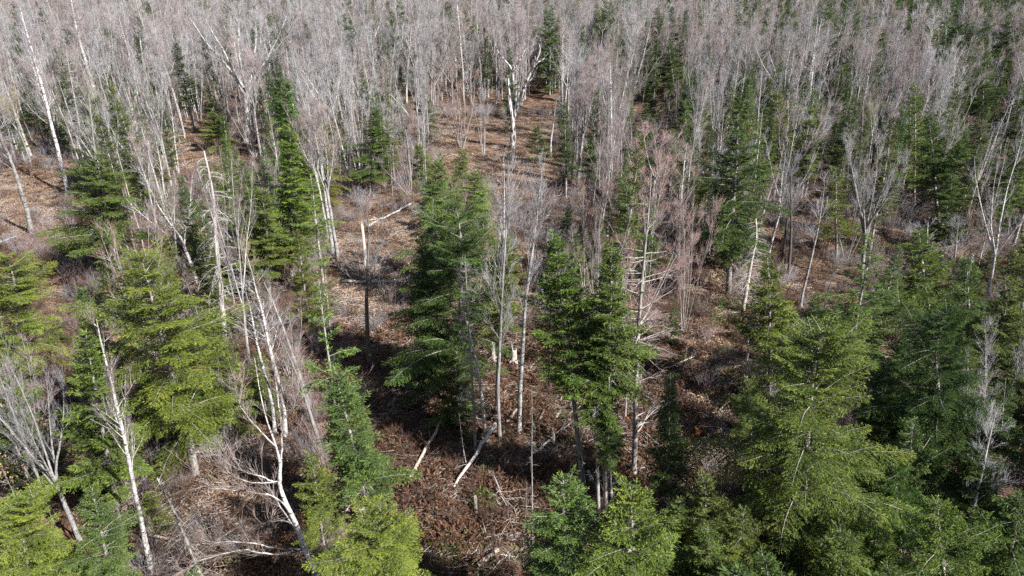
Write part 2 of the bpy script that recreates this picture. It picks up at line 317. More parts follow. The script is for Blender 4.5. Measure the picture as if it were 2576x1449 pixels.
# ------------------------------------------------------------------ prototypes of conifers
def conifer(name, seed, H=13.0, rmax=1.7, lo=0.22, r=0.13, step=0.32, per=6, droop=0.5, lift=0.25, irregular=0.25, bl=0.18, bw=0.025, twig_gap=0.058, bell=0.0, dead_below=True, power=0.85, lean_tip=0.0, gaps=0.0, fill=0.27):
    rng = np.random.default_rng(seed); T, Dd, Fo = MB(), MB(), MB()
    P = curve_path((0, 0, -0.3), (0, 0, 1), H + 0.3, 14, rng, 0.012, 0.4)
    if lean_tip: P[-4:, 0] += lean_tip * np.array([0.05, 0.2, 0.5, 1.0])
    T.tube(P, r * (1 - np.linspace(0, 1, 15)) ** 0.8 + 0.012, 8, lump=0.04, rng=rng)
    z = lo * H; ph = rng.uniform(0, 6.283, 4)
    while z < H - 0.15:
        t = (z - lo * H) / (H - lo * H); prof = (1 - t) ** power
        if t < 0.12: prof *= 0.55 + 3.7 * t
        if bell: prof = prof * (1 + bell * math.sin(t * 9 + seed))
        n = max(3, int(round(per * (0.6 + 0.5 * rng.random()))))
        for k in range(n):
            if rng.random() < gaps + 0.10: continue
            L = rmax * prof * rng.uniform(1 - 2.2 * irregular, 1 + 1.15 * irregular) + 0.16
            az = 6.283 * (k + rng.uniform(0, 0.9)) / n; zz = z + rng.uniform(-1.1, 1.1) * step
            L *= 1 + irregular * (0.75 * math.sin(2 * az + ph[0] + z * 0.9) + 0.55 * math.sin(3 * az + ph[1] - z * 1.7)); L = max(L, 0.14)
            if rng.random() < 0.06 + 0.25 * gaps and t < 0.85: L *= 0.35
            if rng.random() < 0.07: L *= 1.35
            b, _ = along(P, np.array([min(max((zz + 0.3) / (H + 0.3), 0), 0.995)]))
            el = lift + 0.9 * t ** 2.2 + rng.normal(0, 0.20)
            C = curve_path(b[0], (math.cos(az), math.sin(az), el), L, 6, rng, 0.05, 0.0, droop * (1.15 - t))
            T.tube(C, np.linspace(0.008 + 0.006 * L, 0.004, 7), 3)
            m = max(3, int(L / twig_gap)); s = np.linspace(0.16 if L < 1.4 else 0.22, 1.0, m); B, Tn = along(C, s)
            hz = unit(np.cross(Tn, [0, 0, 1.0])); sg = np.where(np.arange(m) % 2, 1.0, -1.0)[:, None]
            tl = (0.10 + 0.34 * L * (1 - s) ** 0.7 * np.minimum(1, s * 3)) * rng.uniform(0.7, 1.25, m); tl = np.minimum(tl, 0.95)
            D = unit(Tn * rng.uniform(0.55, 0.95, (m, 1)) + hz * sg + np.array([0, 0, -0.12]) + rng.normal(0, 0.12, (m, 3)))
            q = np.maximum(1, np.round(tl / (bl * fill)).astype(int)); idx = np.repeat(np.arange(m), q)
            f = np.concatenate([(np.arange(c) + 0.15) / c for c in q]); ft = f * tl[idx]
            Bb = B[idx] + D[idx] * ft[:, None] + np.array([0, 0, -0.10]) * (ft ** 2)[:, None] * (1 + droop)
            a2 = np.where(np.arange(len(idx)) % 2, 1.0, -1.0)[:, None]
            Dd_ = unit(D[idx] + hz[idx] * 0 + unit(np.cross(D[idx], [0, 0, 1.0])) * a2 * rng.uniform(0.1, 0.85, (len(idx), 1)) + np.array([0, 0, -0.22 * droop]) + rng.normal(0, 0.26, (len(idx), 3)))
            N = unit(np.array([0, 0, 1.0]) + rng.normal(0, 0.6, (len(idx), 3)))
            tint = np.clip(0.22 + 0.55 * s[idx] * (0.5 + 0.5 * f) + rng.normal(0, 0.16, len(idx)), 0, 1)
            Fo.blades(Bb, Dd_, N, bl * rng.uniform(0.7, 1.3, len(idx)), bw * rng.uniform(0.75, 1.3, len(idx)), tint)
            # leading shoot
            Fo.blades(C[-2:], np.repeat(unit(C[-1:] - C[-2:-1]), 2, 0), unit(np.array([[0, 0, 1.0], [0.3, 0.3, 1]])), np.array([bl, bl * 1.2]), np.array([bw, bw]), 0.85)
        z += step * rng.uniform(0.75, 1.25) * (0.65 + 0.5 * (1 - t))
    up = P[-1] - np.array([0, 0, 0.25]); kk = 10; a = rng.uniform(0, 6.283, kk)
    Fo.blades(np.repeat(up[None], kk, 0) + rng.uniform(0, 0.3, (kk, 1)) * np.array([0, 0, 1.0]), np.stack([np.cos(a) * 0.6, np.sin(a) * 0.6, np.ones(kk)], 1), rng.standard_normal((kk, 3)), np.full(kk, bl), np.full(kk, bw), 0.8)
    if dead_below:
        for s in rng.uniform(0.06, max(lo, 0.12) + 0.15, 26 if lo > 0.2 else 9):
            b, _ = along(P, np.array([s])); az = rng.uniform(0, 6.283); L = rng.uniform(0.35, 1.3) * min(1, rmax * 0.6)
            C = curve_path(b[0], (math.cos(az), math.sin(az), rng.uniform(-0.1, 0.2)), L, 4, rng, 0.1, 0, 0.9)
            Dd.tube(C, np.linspace(0.014, 0.005, 5), 3); twig_cloud(Dd, C, 4, 0.35, rng, 0.3, -0.2, 1, 0.006, 0.9)
    parts = {'trunk': T, 'foliage': Fo}
    if Dd.n: parts['dead_branches'] = Dd
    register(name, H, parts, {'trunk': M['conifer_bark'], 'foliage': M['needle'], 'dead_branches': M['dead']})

# ------------------------------------------------------------------ the ground
def build_ground():
    xs = np.concatenate([np.linspace(-420, -90, 34)[:-1], np.linspace(-90, 90, 241), np.linspace(90, 420, 34)[1:]])
    ys = np.concatenate([np.linspace(-60, 12, 16)[:-1], np.linspace(12, 130, 237), np.linspace(130, 900, 90)[1:]])
    X, Y = np.meshgrid(xs, ys); rng = np.random.default_rng(4)
    Z = hgt(X, Y) + rng.normal(0, 0.035, X.shape)
    nx, ny = len(xs), len(ys); i = np.arange(ny - 1)[:, None] * nx + np.arange(nx - 1)[None, :]
    b = MB(); b.add(np.stack([X, Y, Z], -1).reshape(-1, 3), np.stack([i, i + 1, i + nx + 1, i + nx], -1).reshape(-1, 4))
    me = b.mesh('forest_floor', M['ground']); me.polygons.foreach_set('use_smooth', np.ones(len(me.polygons), bool))
    o = bpy.data.objects.new('forest_floor', me); COL.objects.link(o); o['kind'] = 'structure'; o['label'] = 'forest floor of brown leaf litter between the trees'
build_ground()

# ------------------------------------------------------------------ build the prototypes
bare('pale_slim', 11, 'slim', 16, 0.125, 'aspen', 'twig_grey', 26, 0.45, 0.65, 2.3, 0.7, 10, 3)
bare('white_slim', 12, 'slim', 16, 0.13, 'birch', 'twig_pink', 26, 0.42, 0.7, 2.4, 0.75, 10, 3)
bare('pink_slim', 13, 'slim', 14, 0.10, 'maple', 'twig_pink', 32, 0.30, 0.6, 2.3, 0.75, 12, 3)
bare('grey_slim', 14, 'slim', 15, 0.11, 'maple', 'twig_grey', 28, 0.35, 0.8, 2.5, 0.75, 11, 3)
bare('sparse_slim', 15, 'slim', 15, 0.105, 'birch', 'twig_grey', 16, 0.5, 0.8, 2.0, 0.7, 7, 2)
bare('dark_slim', 16, 'slim', 14, 0.12, 'dark', 'twig_grey', 26, 0.42, 0.75, 2.6, 0.75, 10, 3)
bare('pale_vase', 21, 'vase', 16, 0.29, 'aspen', 'twig_grey', 13, 0.38, 0.75, 2.6, 0.75, 9, 3, stems=6)
bare('pink_fan', 24, 'vase', 15, 0.13, 'aspen', 'twig_pink', 10, 0.50, 0.42, 2.0, 0.8, 11, 3, stems=4)
bare('grey_fan', 25, 'vase', 16, 0.15, 'aspen', 'twig_grey', 9, 0.45, 0.5, 2.2, 0.8, 10, 3, stems=5)
bare('white_vase', 22, 'vase', 16, 0.20, 'birch', 'twig_grey', 10, 0.42, 0.7, 2.2, 0.75, 8, 3, stems=4)
bare('pink_vase', 23, 'vase', 13, 0.16, 'maple', 'twig_pink', 9, 0.34, 0.6, 2.0, 0.75, 10, 3, stems=5)
bare('pink_multi', 31, 'multi', 12, 0.085, 'maple', 'twig_pink', 13, 0.22, 0.8, 1.9, 0.8, 9, 3, stems=6)
bare('red_multi', 32, 'multi', 9, 0.06, 'maple', 'twig_red', 10, 0.15, 0.9, 1.6, 0.75, 9, 2, stems=7)
bare('white_multi', 33, 'multi', 15, 0.10, 'birch', 'twig_grey', 16, 0.4, 0.55, 1.9, 0.7, 9, 3, stems=4)
bare('larch', 41, 'larch', 17, 0.16, 'conifer_bark', 'twig_pink', 95, 0.16, 0.8, 2.5, 0.55, 9, 2)
bare('thin_larch', 42, 'larch', 14, 0.09, 'maple', 'twig_grey', 70, 0.25, 0.8, 1.4, 0.5, 7, 2)
dead_conifer('dead_spruce', 51, 12, 0.12, 85, 1.5, 0.10, 7)
dead_conifer('dead_pole', 52, 12, 0.075, 34, 0.6, 0.2, 2, top=0.015)
dead_conifer('dark_pole', 55, 12, 0.085, 46, 0.9, 0.15, 3, 'conifer_bark', 'lichen', top=0.015)
dead_conifer('lichen_snag', 53, 13, 0.15, 120, 2.0, 0.10, 9, 'dead', 'lichen', 2.0)
dead_conifer('brown_dead_fir', 54, 9, 0.08, 120, 1.7, 0.04, 8, 'conifer_bark', 'brush', 0.4)

conifer('fir', 61, 13, 1.75, 0.26)
conifer('slim_fir', 62, 13, 1.25, 0.22, r=0.11, power=0.75)
conifer('bare_bole_fir', 63, 15, 1.75, 0.48, r=0.15, per=8, step=0.28, power=0.7)
conifer('sparse_fir', 64, 14, 1.5, 0.30, r=0.10, step=0.46, per=5, irregular=0.4, gaps=0.3)
conifer('spruce', 65, 14, 2.2, 0.20, r=0.16, droop=0.8, lift=0.05, irregular=0.3, power=0.9)
conifer('wide_spruce', 66, 14, 2.9, 0.22, r=0.20, droop=0.9, lift=0.1, irregular=0.35, bell=0.15, power=0.75, step=0.36)
conifer('hemlock', 71, 14, 3.3, 0.16, r=0.18, droop=1.25, lift=0.25, irregular=0.38, bl=0.19, bw=0.026, bell=0.2, power=0.66, step=0.40, per=8, twig_gap=0.07, lean_tip=0.5)
conifer('ragged_hemlock', 72, 14, 3.3, 0.14, r=0.19, droop=1.25, lift=0.22, irregular=0.34, bl=0.19, bw=0.026, bell=0.2, power=0.66, step=0.36, per=8, twig_gap=0.068, lean_tip=0.9, gaps=0.06)
conifer('broad_hemlock', 75, 14, 3.6, 0.12, r=0.19, droop=1.2, lift=0.2, irregular=0.35, bl=0.125, bw=0.0165, bell=0.22, power=0.66, step=0.37, per=8, twig_gap=0.052, lean_tip=0.8, gaps=0.03, fill=0.30)
conifer('shaggy_hemlock', 77, 14, 3.3, 0.20, r=0.18, droop=1.1, lift=0.28, irregular=0.38, bl=0.125, bw=0.0165, bell=0.25, power=0.62, step=0.36, per=8, twig_gap=0.052, lean_tip=0.5, gaps=0.06, fill=0.30)
conifer('broad_spruce', 76, 10, 2.5, 0.10, r=0.15, droop=0.7, lift=0.15, irregular=0.32, bl=0.105, bw=0.016, power=0.8, step=0.27, per=7, twig_gap=0.05, fill=0.30, dead_below=False)
conifer('young_hemlock', 73, 9, 2.0, 0.06, r=0.09, droop=1.2, lift=0.3, irregular=0.3, power=0.7, step=0.36, lean_tip=0.3, dead_below=False)
conifer('sapling_fir', 74, 5, 1.2, 0.04, r=0.05, step=0.26, per=6, dead_below=False)

# ------------------------------------------------------------------ planting
COUNT = {}
PLANTED = []                                   # (x, y, radius)
def link_parts(root, pr, sc, tint, tk=1.0):
    for pn, me in pr['parts'].items():
        if pn == 'trunk' and tk > 1.1: me = thick_trunk(pr, tk)
        c = bpy.data.objects.new(pn, me); COL.objects.link(c); c.parent = root; c.scale = sc
        if pn in ('foliage', 'twigs', 'branches', 'dead_branches'): c['kind'] = 'stuff'
        if pn in ('foliage', 'twigs'): c.color = (*tint, 1)
def set_tree(name, proto, P, axis, w, label, cat, group, tint, spin, rad=None, tk=1.0):
    pr = PROTO[proto]; h = axis.length; hs = h / pr['H']
    rs = hs if w is None else min(max(w / pr['W'], hs * 0.5), hs * 1.9)
    root = bpy.data.objects.new(name, None); COL.objects.link(root); root.empty_display_size = 0.4
    root.location = P; root.rotation_mode = 'QUATERNION'
    root.rotation_quaternion = Vector((0, 0, 1)).rotation_difference(axis.normalized()) @ Quaternion((0, 0, 1), spin)
    root['label'] = label; root['category'] = cat
    if group: root['group'] = group
    link_parts(root, pr, (rs, rs, hs), tint, tk if pr.get('path') else 1.0)
    PLANTED.append((P.x, P.y, rs * pr['W'] / 2))
    return root
NAMES = {'fir': 'fir_tree', 'spruce': 'spruce_tree', 'hemlock': 'hemlock_tree', 'bare': 'bare_tree', 'birch': 'birch_tree', 'larch': 'larch_tree', 'dead': 'dead_tree', 'aspen': 'aspen_tree', 'maple': 'maple_tree'}
CATS = {'fir': 'fir tree', 'spruce': 'spruce tree', 'hemlock': 'hemlock tree', 'bare': 'bare tree', 'birch': 'birch tree', 'larch': 'larch tree', 'dead': 'dead tree', 'aspen': 'aspen tree', 'maple': 'maple tree'}
LIT_YEL, GRN, DRK, BLU, OLV, BRT = (1.72, 1.50, 1.15), (1.08, 1.05, 1.0), (0.80, 0.86, 0.90), (0.85, 1.0, 1.55), (1.22, 1.08, 1.05), (1.02, 1.12, 0.85)  # first tint: yellow-green needles, with left-side front light painted in
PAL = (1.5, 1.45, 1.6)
rs_ = random.Random(7)
SHOWN = []                                      # trees that stand clear in the photo: screen box and distance
LAND = []                                       # landmarks that other labels can point at: (phrase, x, y)
def T(species, proto, base, top, w, label, tint=GRN, land=None, tk=1.45):
    P = ground_at(*base); Tp = at_depth(*top, P.y); dep = project((Tp + P) / 2)[2]
    o = set_tree(NAMES[species], proto, P, Tp - P, w * dep / FPX if w else None, label, CATS[species], None, (1, 1, 1) if tint is GRN and PROTO[proto]['bare'] else tint, rs_.uniform(0, 6.28), None, tk)
    if land:
        LAND.append((land, P.x, P.y)); bx = (base[0] + top[0]) / 2; hw = max(0.32 * (w or 30), abs(base[0] - top[0]) * 0.5)
        SHOWN.append((bx - hw, bx + hw, top[1], base[1] - 0.25 * (base[1] - top[1]), project(P)[2]))
    return o

# ------------------------------------------------------------------ the trees of the photograph, one by one
# conifers of the foreground
T('hemlock', 'shaggy_hemlock', (492, 1195), (385, 640), 300, 'big yellow-green hemlock, brightest crown at the left, its grey lower trunk bare', LIT_YEL, 'the big yellow-green hemlock')
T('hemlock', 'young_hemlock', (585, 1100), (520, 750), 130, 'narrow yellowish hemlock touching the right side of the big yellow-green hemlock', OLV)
T('hemlock', 'shaggy_hemlock', (55, 985), (5, 640), 190, 'yellow-green hemlock cut by the left edge beside the shaded brown gully', LIT_YEL, 'the hemlock at the left edge')
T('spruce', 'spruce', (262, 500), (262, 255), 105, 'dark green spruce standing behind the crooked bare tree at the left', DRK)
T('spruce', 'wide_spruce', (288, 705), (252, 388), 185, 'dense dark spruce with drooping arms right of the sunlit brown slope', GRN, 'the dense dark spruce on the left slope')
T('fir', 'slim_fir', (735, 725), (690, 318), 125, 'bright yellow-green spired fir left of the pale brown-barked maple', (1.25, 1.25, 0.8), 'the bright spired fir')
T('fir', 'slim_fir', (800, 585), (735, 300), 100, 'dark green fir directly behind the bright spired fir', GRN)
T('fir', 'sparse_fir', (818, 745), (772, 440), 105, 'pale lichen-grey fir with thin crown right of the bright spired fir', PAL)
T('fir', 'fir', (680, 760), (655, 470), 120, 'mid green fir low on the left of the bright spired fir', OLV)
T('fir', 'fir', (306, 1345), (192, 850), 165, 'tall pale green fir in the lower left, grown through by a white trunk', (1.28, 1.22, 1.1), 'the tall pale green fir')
T('hemlock', 'broad_hemlock', (115, 1640), (45, 1262), 260, 'bright green hemlock filling the bottom left corner', LIT_YEL)
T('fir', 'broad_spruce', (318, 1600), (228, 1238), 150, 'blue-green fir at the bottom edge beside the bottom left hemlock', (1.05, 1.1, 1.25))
T('fir', 'sapling_fir', (395, 1330), (378, 1240), 65, 'small bright fir sapling right of the white trunk in the lower left', LIT_YEL)
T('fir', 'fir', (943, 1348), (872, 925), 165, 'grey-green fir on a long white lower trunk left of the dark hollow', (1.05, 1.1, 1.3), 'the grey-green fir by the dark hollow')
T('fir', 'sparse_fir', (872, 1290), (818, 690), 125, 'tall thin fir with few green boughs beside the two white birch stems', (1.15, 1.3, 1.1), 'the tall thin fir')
T('hemlock', 'broad_hemlock', (985, 1690), (955, 1300), 290, 'bright yellow-green hemlock cut by the bottom edge left of the dark hollow', LIT_YEL, 'the bright hemlock at the bottom edge')
T('hemlock', 'young_hemlock', (822, 1420), (780, 1138), 105, 'small yellow-green hemlock right behind the leaning white birch', LIT_YEL)
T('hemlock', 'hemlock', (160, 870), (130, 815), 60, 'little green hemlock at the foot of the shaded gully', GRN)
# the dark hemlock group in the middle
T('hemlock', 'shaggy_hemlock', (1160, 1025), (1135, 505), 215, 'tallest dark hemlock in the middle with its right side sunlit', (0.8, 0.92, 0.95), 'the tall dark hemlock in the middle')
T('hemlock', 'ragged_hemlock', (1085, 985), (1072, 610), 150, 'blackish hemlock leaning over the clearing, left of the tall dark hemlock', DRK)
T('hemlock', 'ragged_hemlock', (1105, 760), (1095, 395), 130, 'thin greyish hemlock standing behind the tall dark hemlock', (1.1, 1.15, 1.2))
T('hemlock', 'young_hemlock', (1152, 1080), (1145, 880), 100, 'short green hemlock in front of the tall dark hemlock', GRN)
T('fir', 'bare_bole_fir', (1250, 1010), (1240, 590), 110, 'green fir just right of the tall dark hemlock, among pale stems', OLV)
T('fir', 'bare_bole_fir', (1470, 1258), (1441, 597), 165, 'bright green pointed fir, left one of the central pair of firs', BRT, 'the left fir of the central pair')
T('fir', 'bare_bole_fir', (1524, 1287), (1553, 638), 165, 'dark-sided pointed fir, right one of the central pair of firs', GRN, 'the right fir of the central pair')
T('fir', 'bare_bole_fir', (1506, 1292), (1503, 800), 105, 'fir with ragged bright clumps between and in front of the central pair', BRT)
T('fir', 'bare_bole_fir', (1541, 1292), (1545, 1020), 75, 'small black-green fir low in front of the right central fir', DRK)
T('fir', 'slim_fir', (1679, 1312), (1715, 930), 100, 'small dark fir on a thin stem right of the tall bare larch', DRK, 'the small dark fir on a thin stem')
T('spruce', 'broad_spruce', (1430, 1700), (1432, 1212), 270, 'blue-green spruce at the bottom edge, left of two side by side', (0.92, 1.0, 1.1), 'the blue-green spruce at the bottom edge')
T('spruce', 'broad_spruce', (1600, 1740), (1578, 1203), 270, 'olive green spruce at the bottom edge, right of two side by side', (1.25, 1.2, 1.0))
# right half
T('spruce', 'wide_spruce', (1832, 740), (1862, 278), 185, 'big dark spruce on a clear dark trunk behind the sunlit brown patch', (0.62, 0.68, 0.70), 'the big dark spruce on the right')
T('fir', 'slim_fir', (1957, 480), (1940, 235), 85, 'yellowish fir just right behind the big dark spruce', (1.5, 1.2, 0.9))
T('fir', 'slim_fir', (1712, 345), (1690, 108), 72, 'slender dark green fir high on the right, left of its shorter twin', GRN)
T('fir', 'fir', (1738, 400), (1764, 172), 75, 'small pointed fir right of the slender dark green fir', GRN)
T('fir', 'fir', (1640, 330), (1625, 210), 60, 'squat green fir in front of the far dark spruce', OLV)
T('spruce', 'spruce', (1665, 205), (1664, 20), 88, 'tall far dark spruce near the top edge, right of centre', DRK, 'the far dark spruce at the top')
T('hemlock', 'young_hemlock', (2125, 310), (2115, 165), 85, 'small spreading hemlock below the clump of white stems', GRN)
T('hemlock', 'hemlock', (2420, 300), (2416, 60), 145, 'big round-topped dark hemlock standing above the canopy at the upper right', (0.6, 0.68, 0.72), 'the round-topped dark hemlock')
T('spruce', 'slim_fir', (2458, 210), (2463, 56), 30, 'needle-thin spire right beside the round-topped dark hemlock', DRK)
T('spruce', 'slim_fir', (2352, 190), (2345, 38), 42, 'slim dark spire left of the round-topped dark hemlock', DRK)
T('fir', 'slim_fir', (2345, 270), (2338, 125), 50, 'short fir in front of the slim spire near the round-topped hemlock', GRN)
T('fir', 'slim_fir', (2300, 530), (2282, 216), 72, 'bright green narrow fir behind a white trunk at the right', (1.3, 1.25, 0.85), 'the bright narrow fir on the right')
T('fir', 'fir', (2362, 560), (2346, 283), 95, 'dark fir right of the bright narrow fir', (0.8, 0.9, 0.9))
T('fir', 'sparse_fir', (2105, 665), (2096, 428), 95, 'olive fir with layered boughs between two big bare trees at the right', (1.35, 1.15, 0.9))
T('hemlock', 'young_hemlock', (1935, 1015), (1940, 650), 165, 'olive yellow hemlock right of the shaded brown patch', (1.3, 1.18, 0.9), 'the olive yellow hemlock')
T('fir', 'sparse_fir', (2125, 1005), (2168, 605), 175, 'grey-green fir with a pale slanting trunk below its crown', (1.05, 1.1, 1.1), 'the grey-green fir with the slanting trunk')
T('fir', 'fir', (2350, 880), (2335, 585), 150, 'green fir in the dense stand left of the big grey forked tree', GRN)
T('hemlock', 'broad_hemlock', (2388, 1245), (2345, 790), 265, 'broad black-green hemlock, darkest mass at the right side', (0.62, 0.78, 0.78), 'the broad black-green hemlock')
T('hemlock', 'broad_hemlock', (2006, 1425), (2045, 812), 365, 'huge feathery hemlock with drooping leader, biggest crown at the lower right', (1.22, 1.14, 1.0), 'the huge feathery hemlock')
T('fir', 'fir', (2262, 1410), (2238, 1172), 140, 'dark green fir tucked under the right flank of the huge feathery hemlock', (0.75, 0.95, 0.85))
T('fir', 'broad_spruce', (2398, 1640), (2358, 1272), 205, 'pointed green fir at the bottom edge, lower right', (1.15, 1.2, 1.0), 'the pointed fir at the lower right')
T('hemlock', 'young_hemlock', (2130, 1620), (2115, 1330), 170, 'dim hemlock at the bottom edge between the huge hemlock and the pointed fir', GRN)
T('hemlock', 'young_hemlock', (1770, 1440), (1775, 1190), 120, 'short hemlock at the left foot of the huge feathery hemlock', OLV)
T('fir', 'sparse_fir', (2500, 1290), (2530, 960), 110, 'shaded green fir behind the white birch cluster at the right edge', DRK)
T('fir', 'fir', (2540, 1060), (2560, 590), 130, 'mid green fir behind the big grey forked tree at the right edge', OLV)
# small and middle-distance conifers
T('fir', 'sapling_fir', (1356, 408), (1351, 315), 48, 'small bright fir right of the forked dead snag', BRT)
T('fir', 'slim_fir', (952, 305), (924, 198), 48, 'yellow-green narrow fir left of the leaning broken snag', LIT_YEL)
T('spruce', 'spruce', (940, 495), (922, 272), 118, 'dark spruce with black trunk above the white fallen birch', (0.8, 0.88, 0.8), 'the dark spruce above the fallen birch')
T('fir', 'sapling_fir', (1166, 480), (1160, 380), 62, 'low green fir below the reddish forked bare tree', GRN)
T('hemlock', 'young_hemlock', (545, 385), (540, 283), 78, 'low yellow-green hemlock left of the huge pale maple trunk', LIT_YEL)
T('fir', 'slim_fir', (348, 100), (337, -4), 30, 'tiny fir tip at the top edge, upper left', OLV)
T('fir', 'slim_fir', (735, 150), (695, -12), 52, 'green spire at the top edge right of the huge pale maple', OLV, 'the green spire at the top edge')
T('spruce', 'spruce', (1132, 160), (1118, 10), 84, 'dark spruce patch far off behind the dead white pair', DRK)
T('fir', 'slim_fir', (1262, 100), (1255, -10), 46, 'fir at the top edge above the forked dead snag', OLV)
T('fir', 'slim_fir', (1388, 215), (1377, 20), 44, 'tall narrow fir behind and right of the forked dead snag', GRN)
T('fir', 'slim_fir', (1297, 215), (1293, 108), 38, 'thin dark fir seen right behind the forked dead snag', DRK)
T('fir', 'fir', (466, 140), (456, 58), 42, 'small dark fir far off left of the huge pale maple', DRK)
T('fir', 'fir', (105, 340), (72, 190), 95, 'olive fir dimmed by bare twigs near the upper left edge', (1.5, 1.3, 1.3))
T('fir', 'sapling_fir', (1500, 480), (1492, 365), 60, 'dark little fir among the grey stems right of centre', DRK)
T('spruce', 'spruce', (12, 200), (5, 55), 60, 'dark spruce cut by the upper left edge', DRK)
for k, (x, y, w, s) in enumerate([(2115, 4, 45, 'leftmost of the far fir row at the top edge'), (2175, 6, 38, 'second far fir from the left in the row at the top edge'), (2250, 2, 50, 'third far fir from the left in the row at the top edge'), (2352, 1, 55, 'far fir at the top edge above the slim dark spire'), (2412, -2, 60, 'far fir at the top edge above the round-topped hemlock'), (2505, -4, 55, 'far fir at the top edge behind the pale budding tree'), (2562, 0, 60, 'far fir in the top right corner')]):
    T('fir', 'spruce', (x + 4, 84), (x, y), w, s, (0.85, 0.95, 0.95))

for x, y, x1, y1, w, pr, s, t in [(1925, 300, 1915, 122, 60, 'fir', 'mid green fir left of the clump of white birches', GRN), (2235, 250, 2225, 62, 62, 'spruce', 'dark spruce between the white birch clump and the round-topped hemlock', DRK), (2470, 330, 2465, 130, 62, 'spruce', 'dark spruce below the needle-thin spire at the upper right', DRK), (2210, 400, 2203, 208, 55, 'sparse_fir', 'yellowish thin fir between the large blue-grey maple and the white birch clump', OLV),
    (1705, 1440, 1712, 1260, 100, 'young_hemlock', 'low green hemlock below the small dark fir on a thin stem', GRN), (1860, 1530, 1868, 1290, 150, 'young_hemlock', 'mid green hemlock at the lower left skirt of the huge feathery hemlock', OLV), (2140, 1350, 2150, 1090, 130, 'young_hemlock', 'mid green hemlock overlapping the right skirt of the huge feathery hemlock', GRN), (2180, 1500, 2185, 1260, 130, 'fir', 'fresh green fir at the lower right skirt of the huge feathery hemlock', BRT), (2420, 1130, 2420, 880, 110, 'fir', 'mid green fir right of the top of the broad black-green hemlock', OLV),
    (2520, 1570, 2530, 1215, 190, 'spruce', 'blackish spruce cut by the bottom right corner', DRK), (2300, 1330, 2290, 1060, 120, 'young_hemlock', 'shaded hemlock between the huge feathery hemlock and the broad black-green one', DRK), (2210, 1180, 2205, 905, 120, 'fir', 'dark fir behind the right shoulder of the huge feathery hemlock', DRK), (2460, 1380, 2455, 1130, 120, 'fir', 'dark young fir at the foot of the white birch cluster', DRK), (1890, 1140, 1885, 950, 90, 'young_hemlock', 'small hemlock in front of the olive yellow hemlock', OLV), (2060, 900, 2050, 740, 80, 'young_hemlock', 'low dark hemlock behind the top of the huge feathery hemlock', DRK), (2440, 960, 2440, 640, 120, 'fir', 'dark fir left of the bole of the big grey forked tree', DRK), (2270, 900, 2262, 690, 90, 'sparse_fir', 'thin fir in front of the leaning white birch, right side', GRN), (1775, 1560, 1790, 1330, 150, 'young_hemlock', 'dim hemlock at the bottom edge left of the huge feathery hemlock', GRN), (1930, 1640, 1930, 1390, 150, 'young_hemlock', 'dark hemlock at the bottom edge below the huge feathery hemlock', DRK), (2250, 1700, 2245, 1420, 150, 'young_hemlock', 'green hemlock tip at the bottom edge left of the pointed fir', GRN)]:
    T('hemlock' if 'hemlock' in s.split(' between')[0].split(' left')[0].split(' behind')[0].split(' in front')[0].split(' below')[0] else ('spruce' if pr == 'spruce' else 'fir'), pr, (x, y), (x1, y1), w, s, t)

# leafless trees
T('maple', 'pale_vase', (622, 355), (592, -25), 270, 'huge pale maple with a broad fan of limbs at the upper left', GRN, 'the huge pale maple')
T('birch', 'white_vase', (641, 322), (632, -5), 95, 'white birch close against the right side of the huge pale maple', GRN)
T('birch', 'white_slim', (172, 487), (62, 15), 110, 'tall white birch leaning left over the sunlit slope, upper left', GRN, 'the tall birch leaning left', 1.25)
T('birch', 'sparse_slim', (268, 310), (183, -25), 90, 'white birch leaning left, second from the tall leaning birch', GRN, None, 1.4)
T('birch', 'sparse_slim', (402, 335), (362, 85), 75, 'thin white birch left of the huge pale maple over bare ground', GRN)
T('birch', 'pale_slim', (82, 592), (18, 225), 125, 'pinkish bare birch on the sunlit slope near the left edge', GRN, 'the pinkish birch on the left slope')
T('bare', 'pale_vase', (283, 560), (292, 270), 175, 'crooked wide-armed bare tree above the dense dark spruce', GRN)
T('birch', 'white_vase', (497, 715), (375, 415), 190, 'leaning white birch with many limbs behind the big yellow-green hemlock', GRN, 'the many-limbed white birch')
T('dead', 'lichen_snag', (566, 860), (507, 380), 115, 'dead snag hung with grey lichen and drooping dead branches', GRN, 'the lichen-hung snag')
T('maple', 'pink_vase', (627, 910), (568, 370), 150, 'brownish bare maple with a long pale trunk right of the lichen-hung snag', GRN, 'the brownish maple by the lichen snag')
T('birch', 'sparse_slim', (717, 1095), (655, 690), 130, 'thin white birch with opposite twigs, right one of two parallel stems', GRN, 'the two parallel white stems', 0.9)
T('birch', 'sparse_slim', (690, 1085), (632, 700), 110, 'thin white birch with opposite twigs, left one of two parallel stems', GRN, None, 0.9)
T('maple', 'pink_fan', (852, 657), (803, 225), 140, 'pinkish maple with a tall brown-white bole right of the bright spired fir', GRN, 'the pinkish maple with the tall bole')
T('maple', 'pale_slim', (838, 640), (780, 250), 110, 'pale maple just left of the pinkish maple with the tall bole', GRN)
T('bare', 'dark_slim', (929, 915), (883, 480), 140, 'slim dark-trunked bare tree standing in the sunlit clearing', GRN, 'the dark slim tree in the clearing')
T('aspen', 'pale_slim', (1305, 1087), (1322, 395), 130, 'tallest pale aspen right of the stump, straight grey bole', GRN, 'the tallest aspen by the stump')
T('aspen', 'grey_slim', (1258, 1102), (1222, 425), 130, 'dark-sided aspen left of the stump with forked grey top', GRN)
T('aspen', 'sparse_slim', (1250, 1040), (1256, 405), 80, 'thin aspen close behind the dark-sided aspen by the stump', GRN)
T('fir', 'thin_larch', (1197, 1147), (1164, 640), 70, 'thin dying pale stem with short twigs before the tall dark hemlock', GRN)
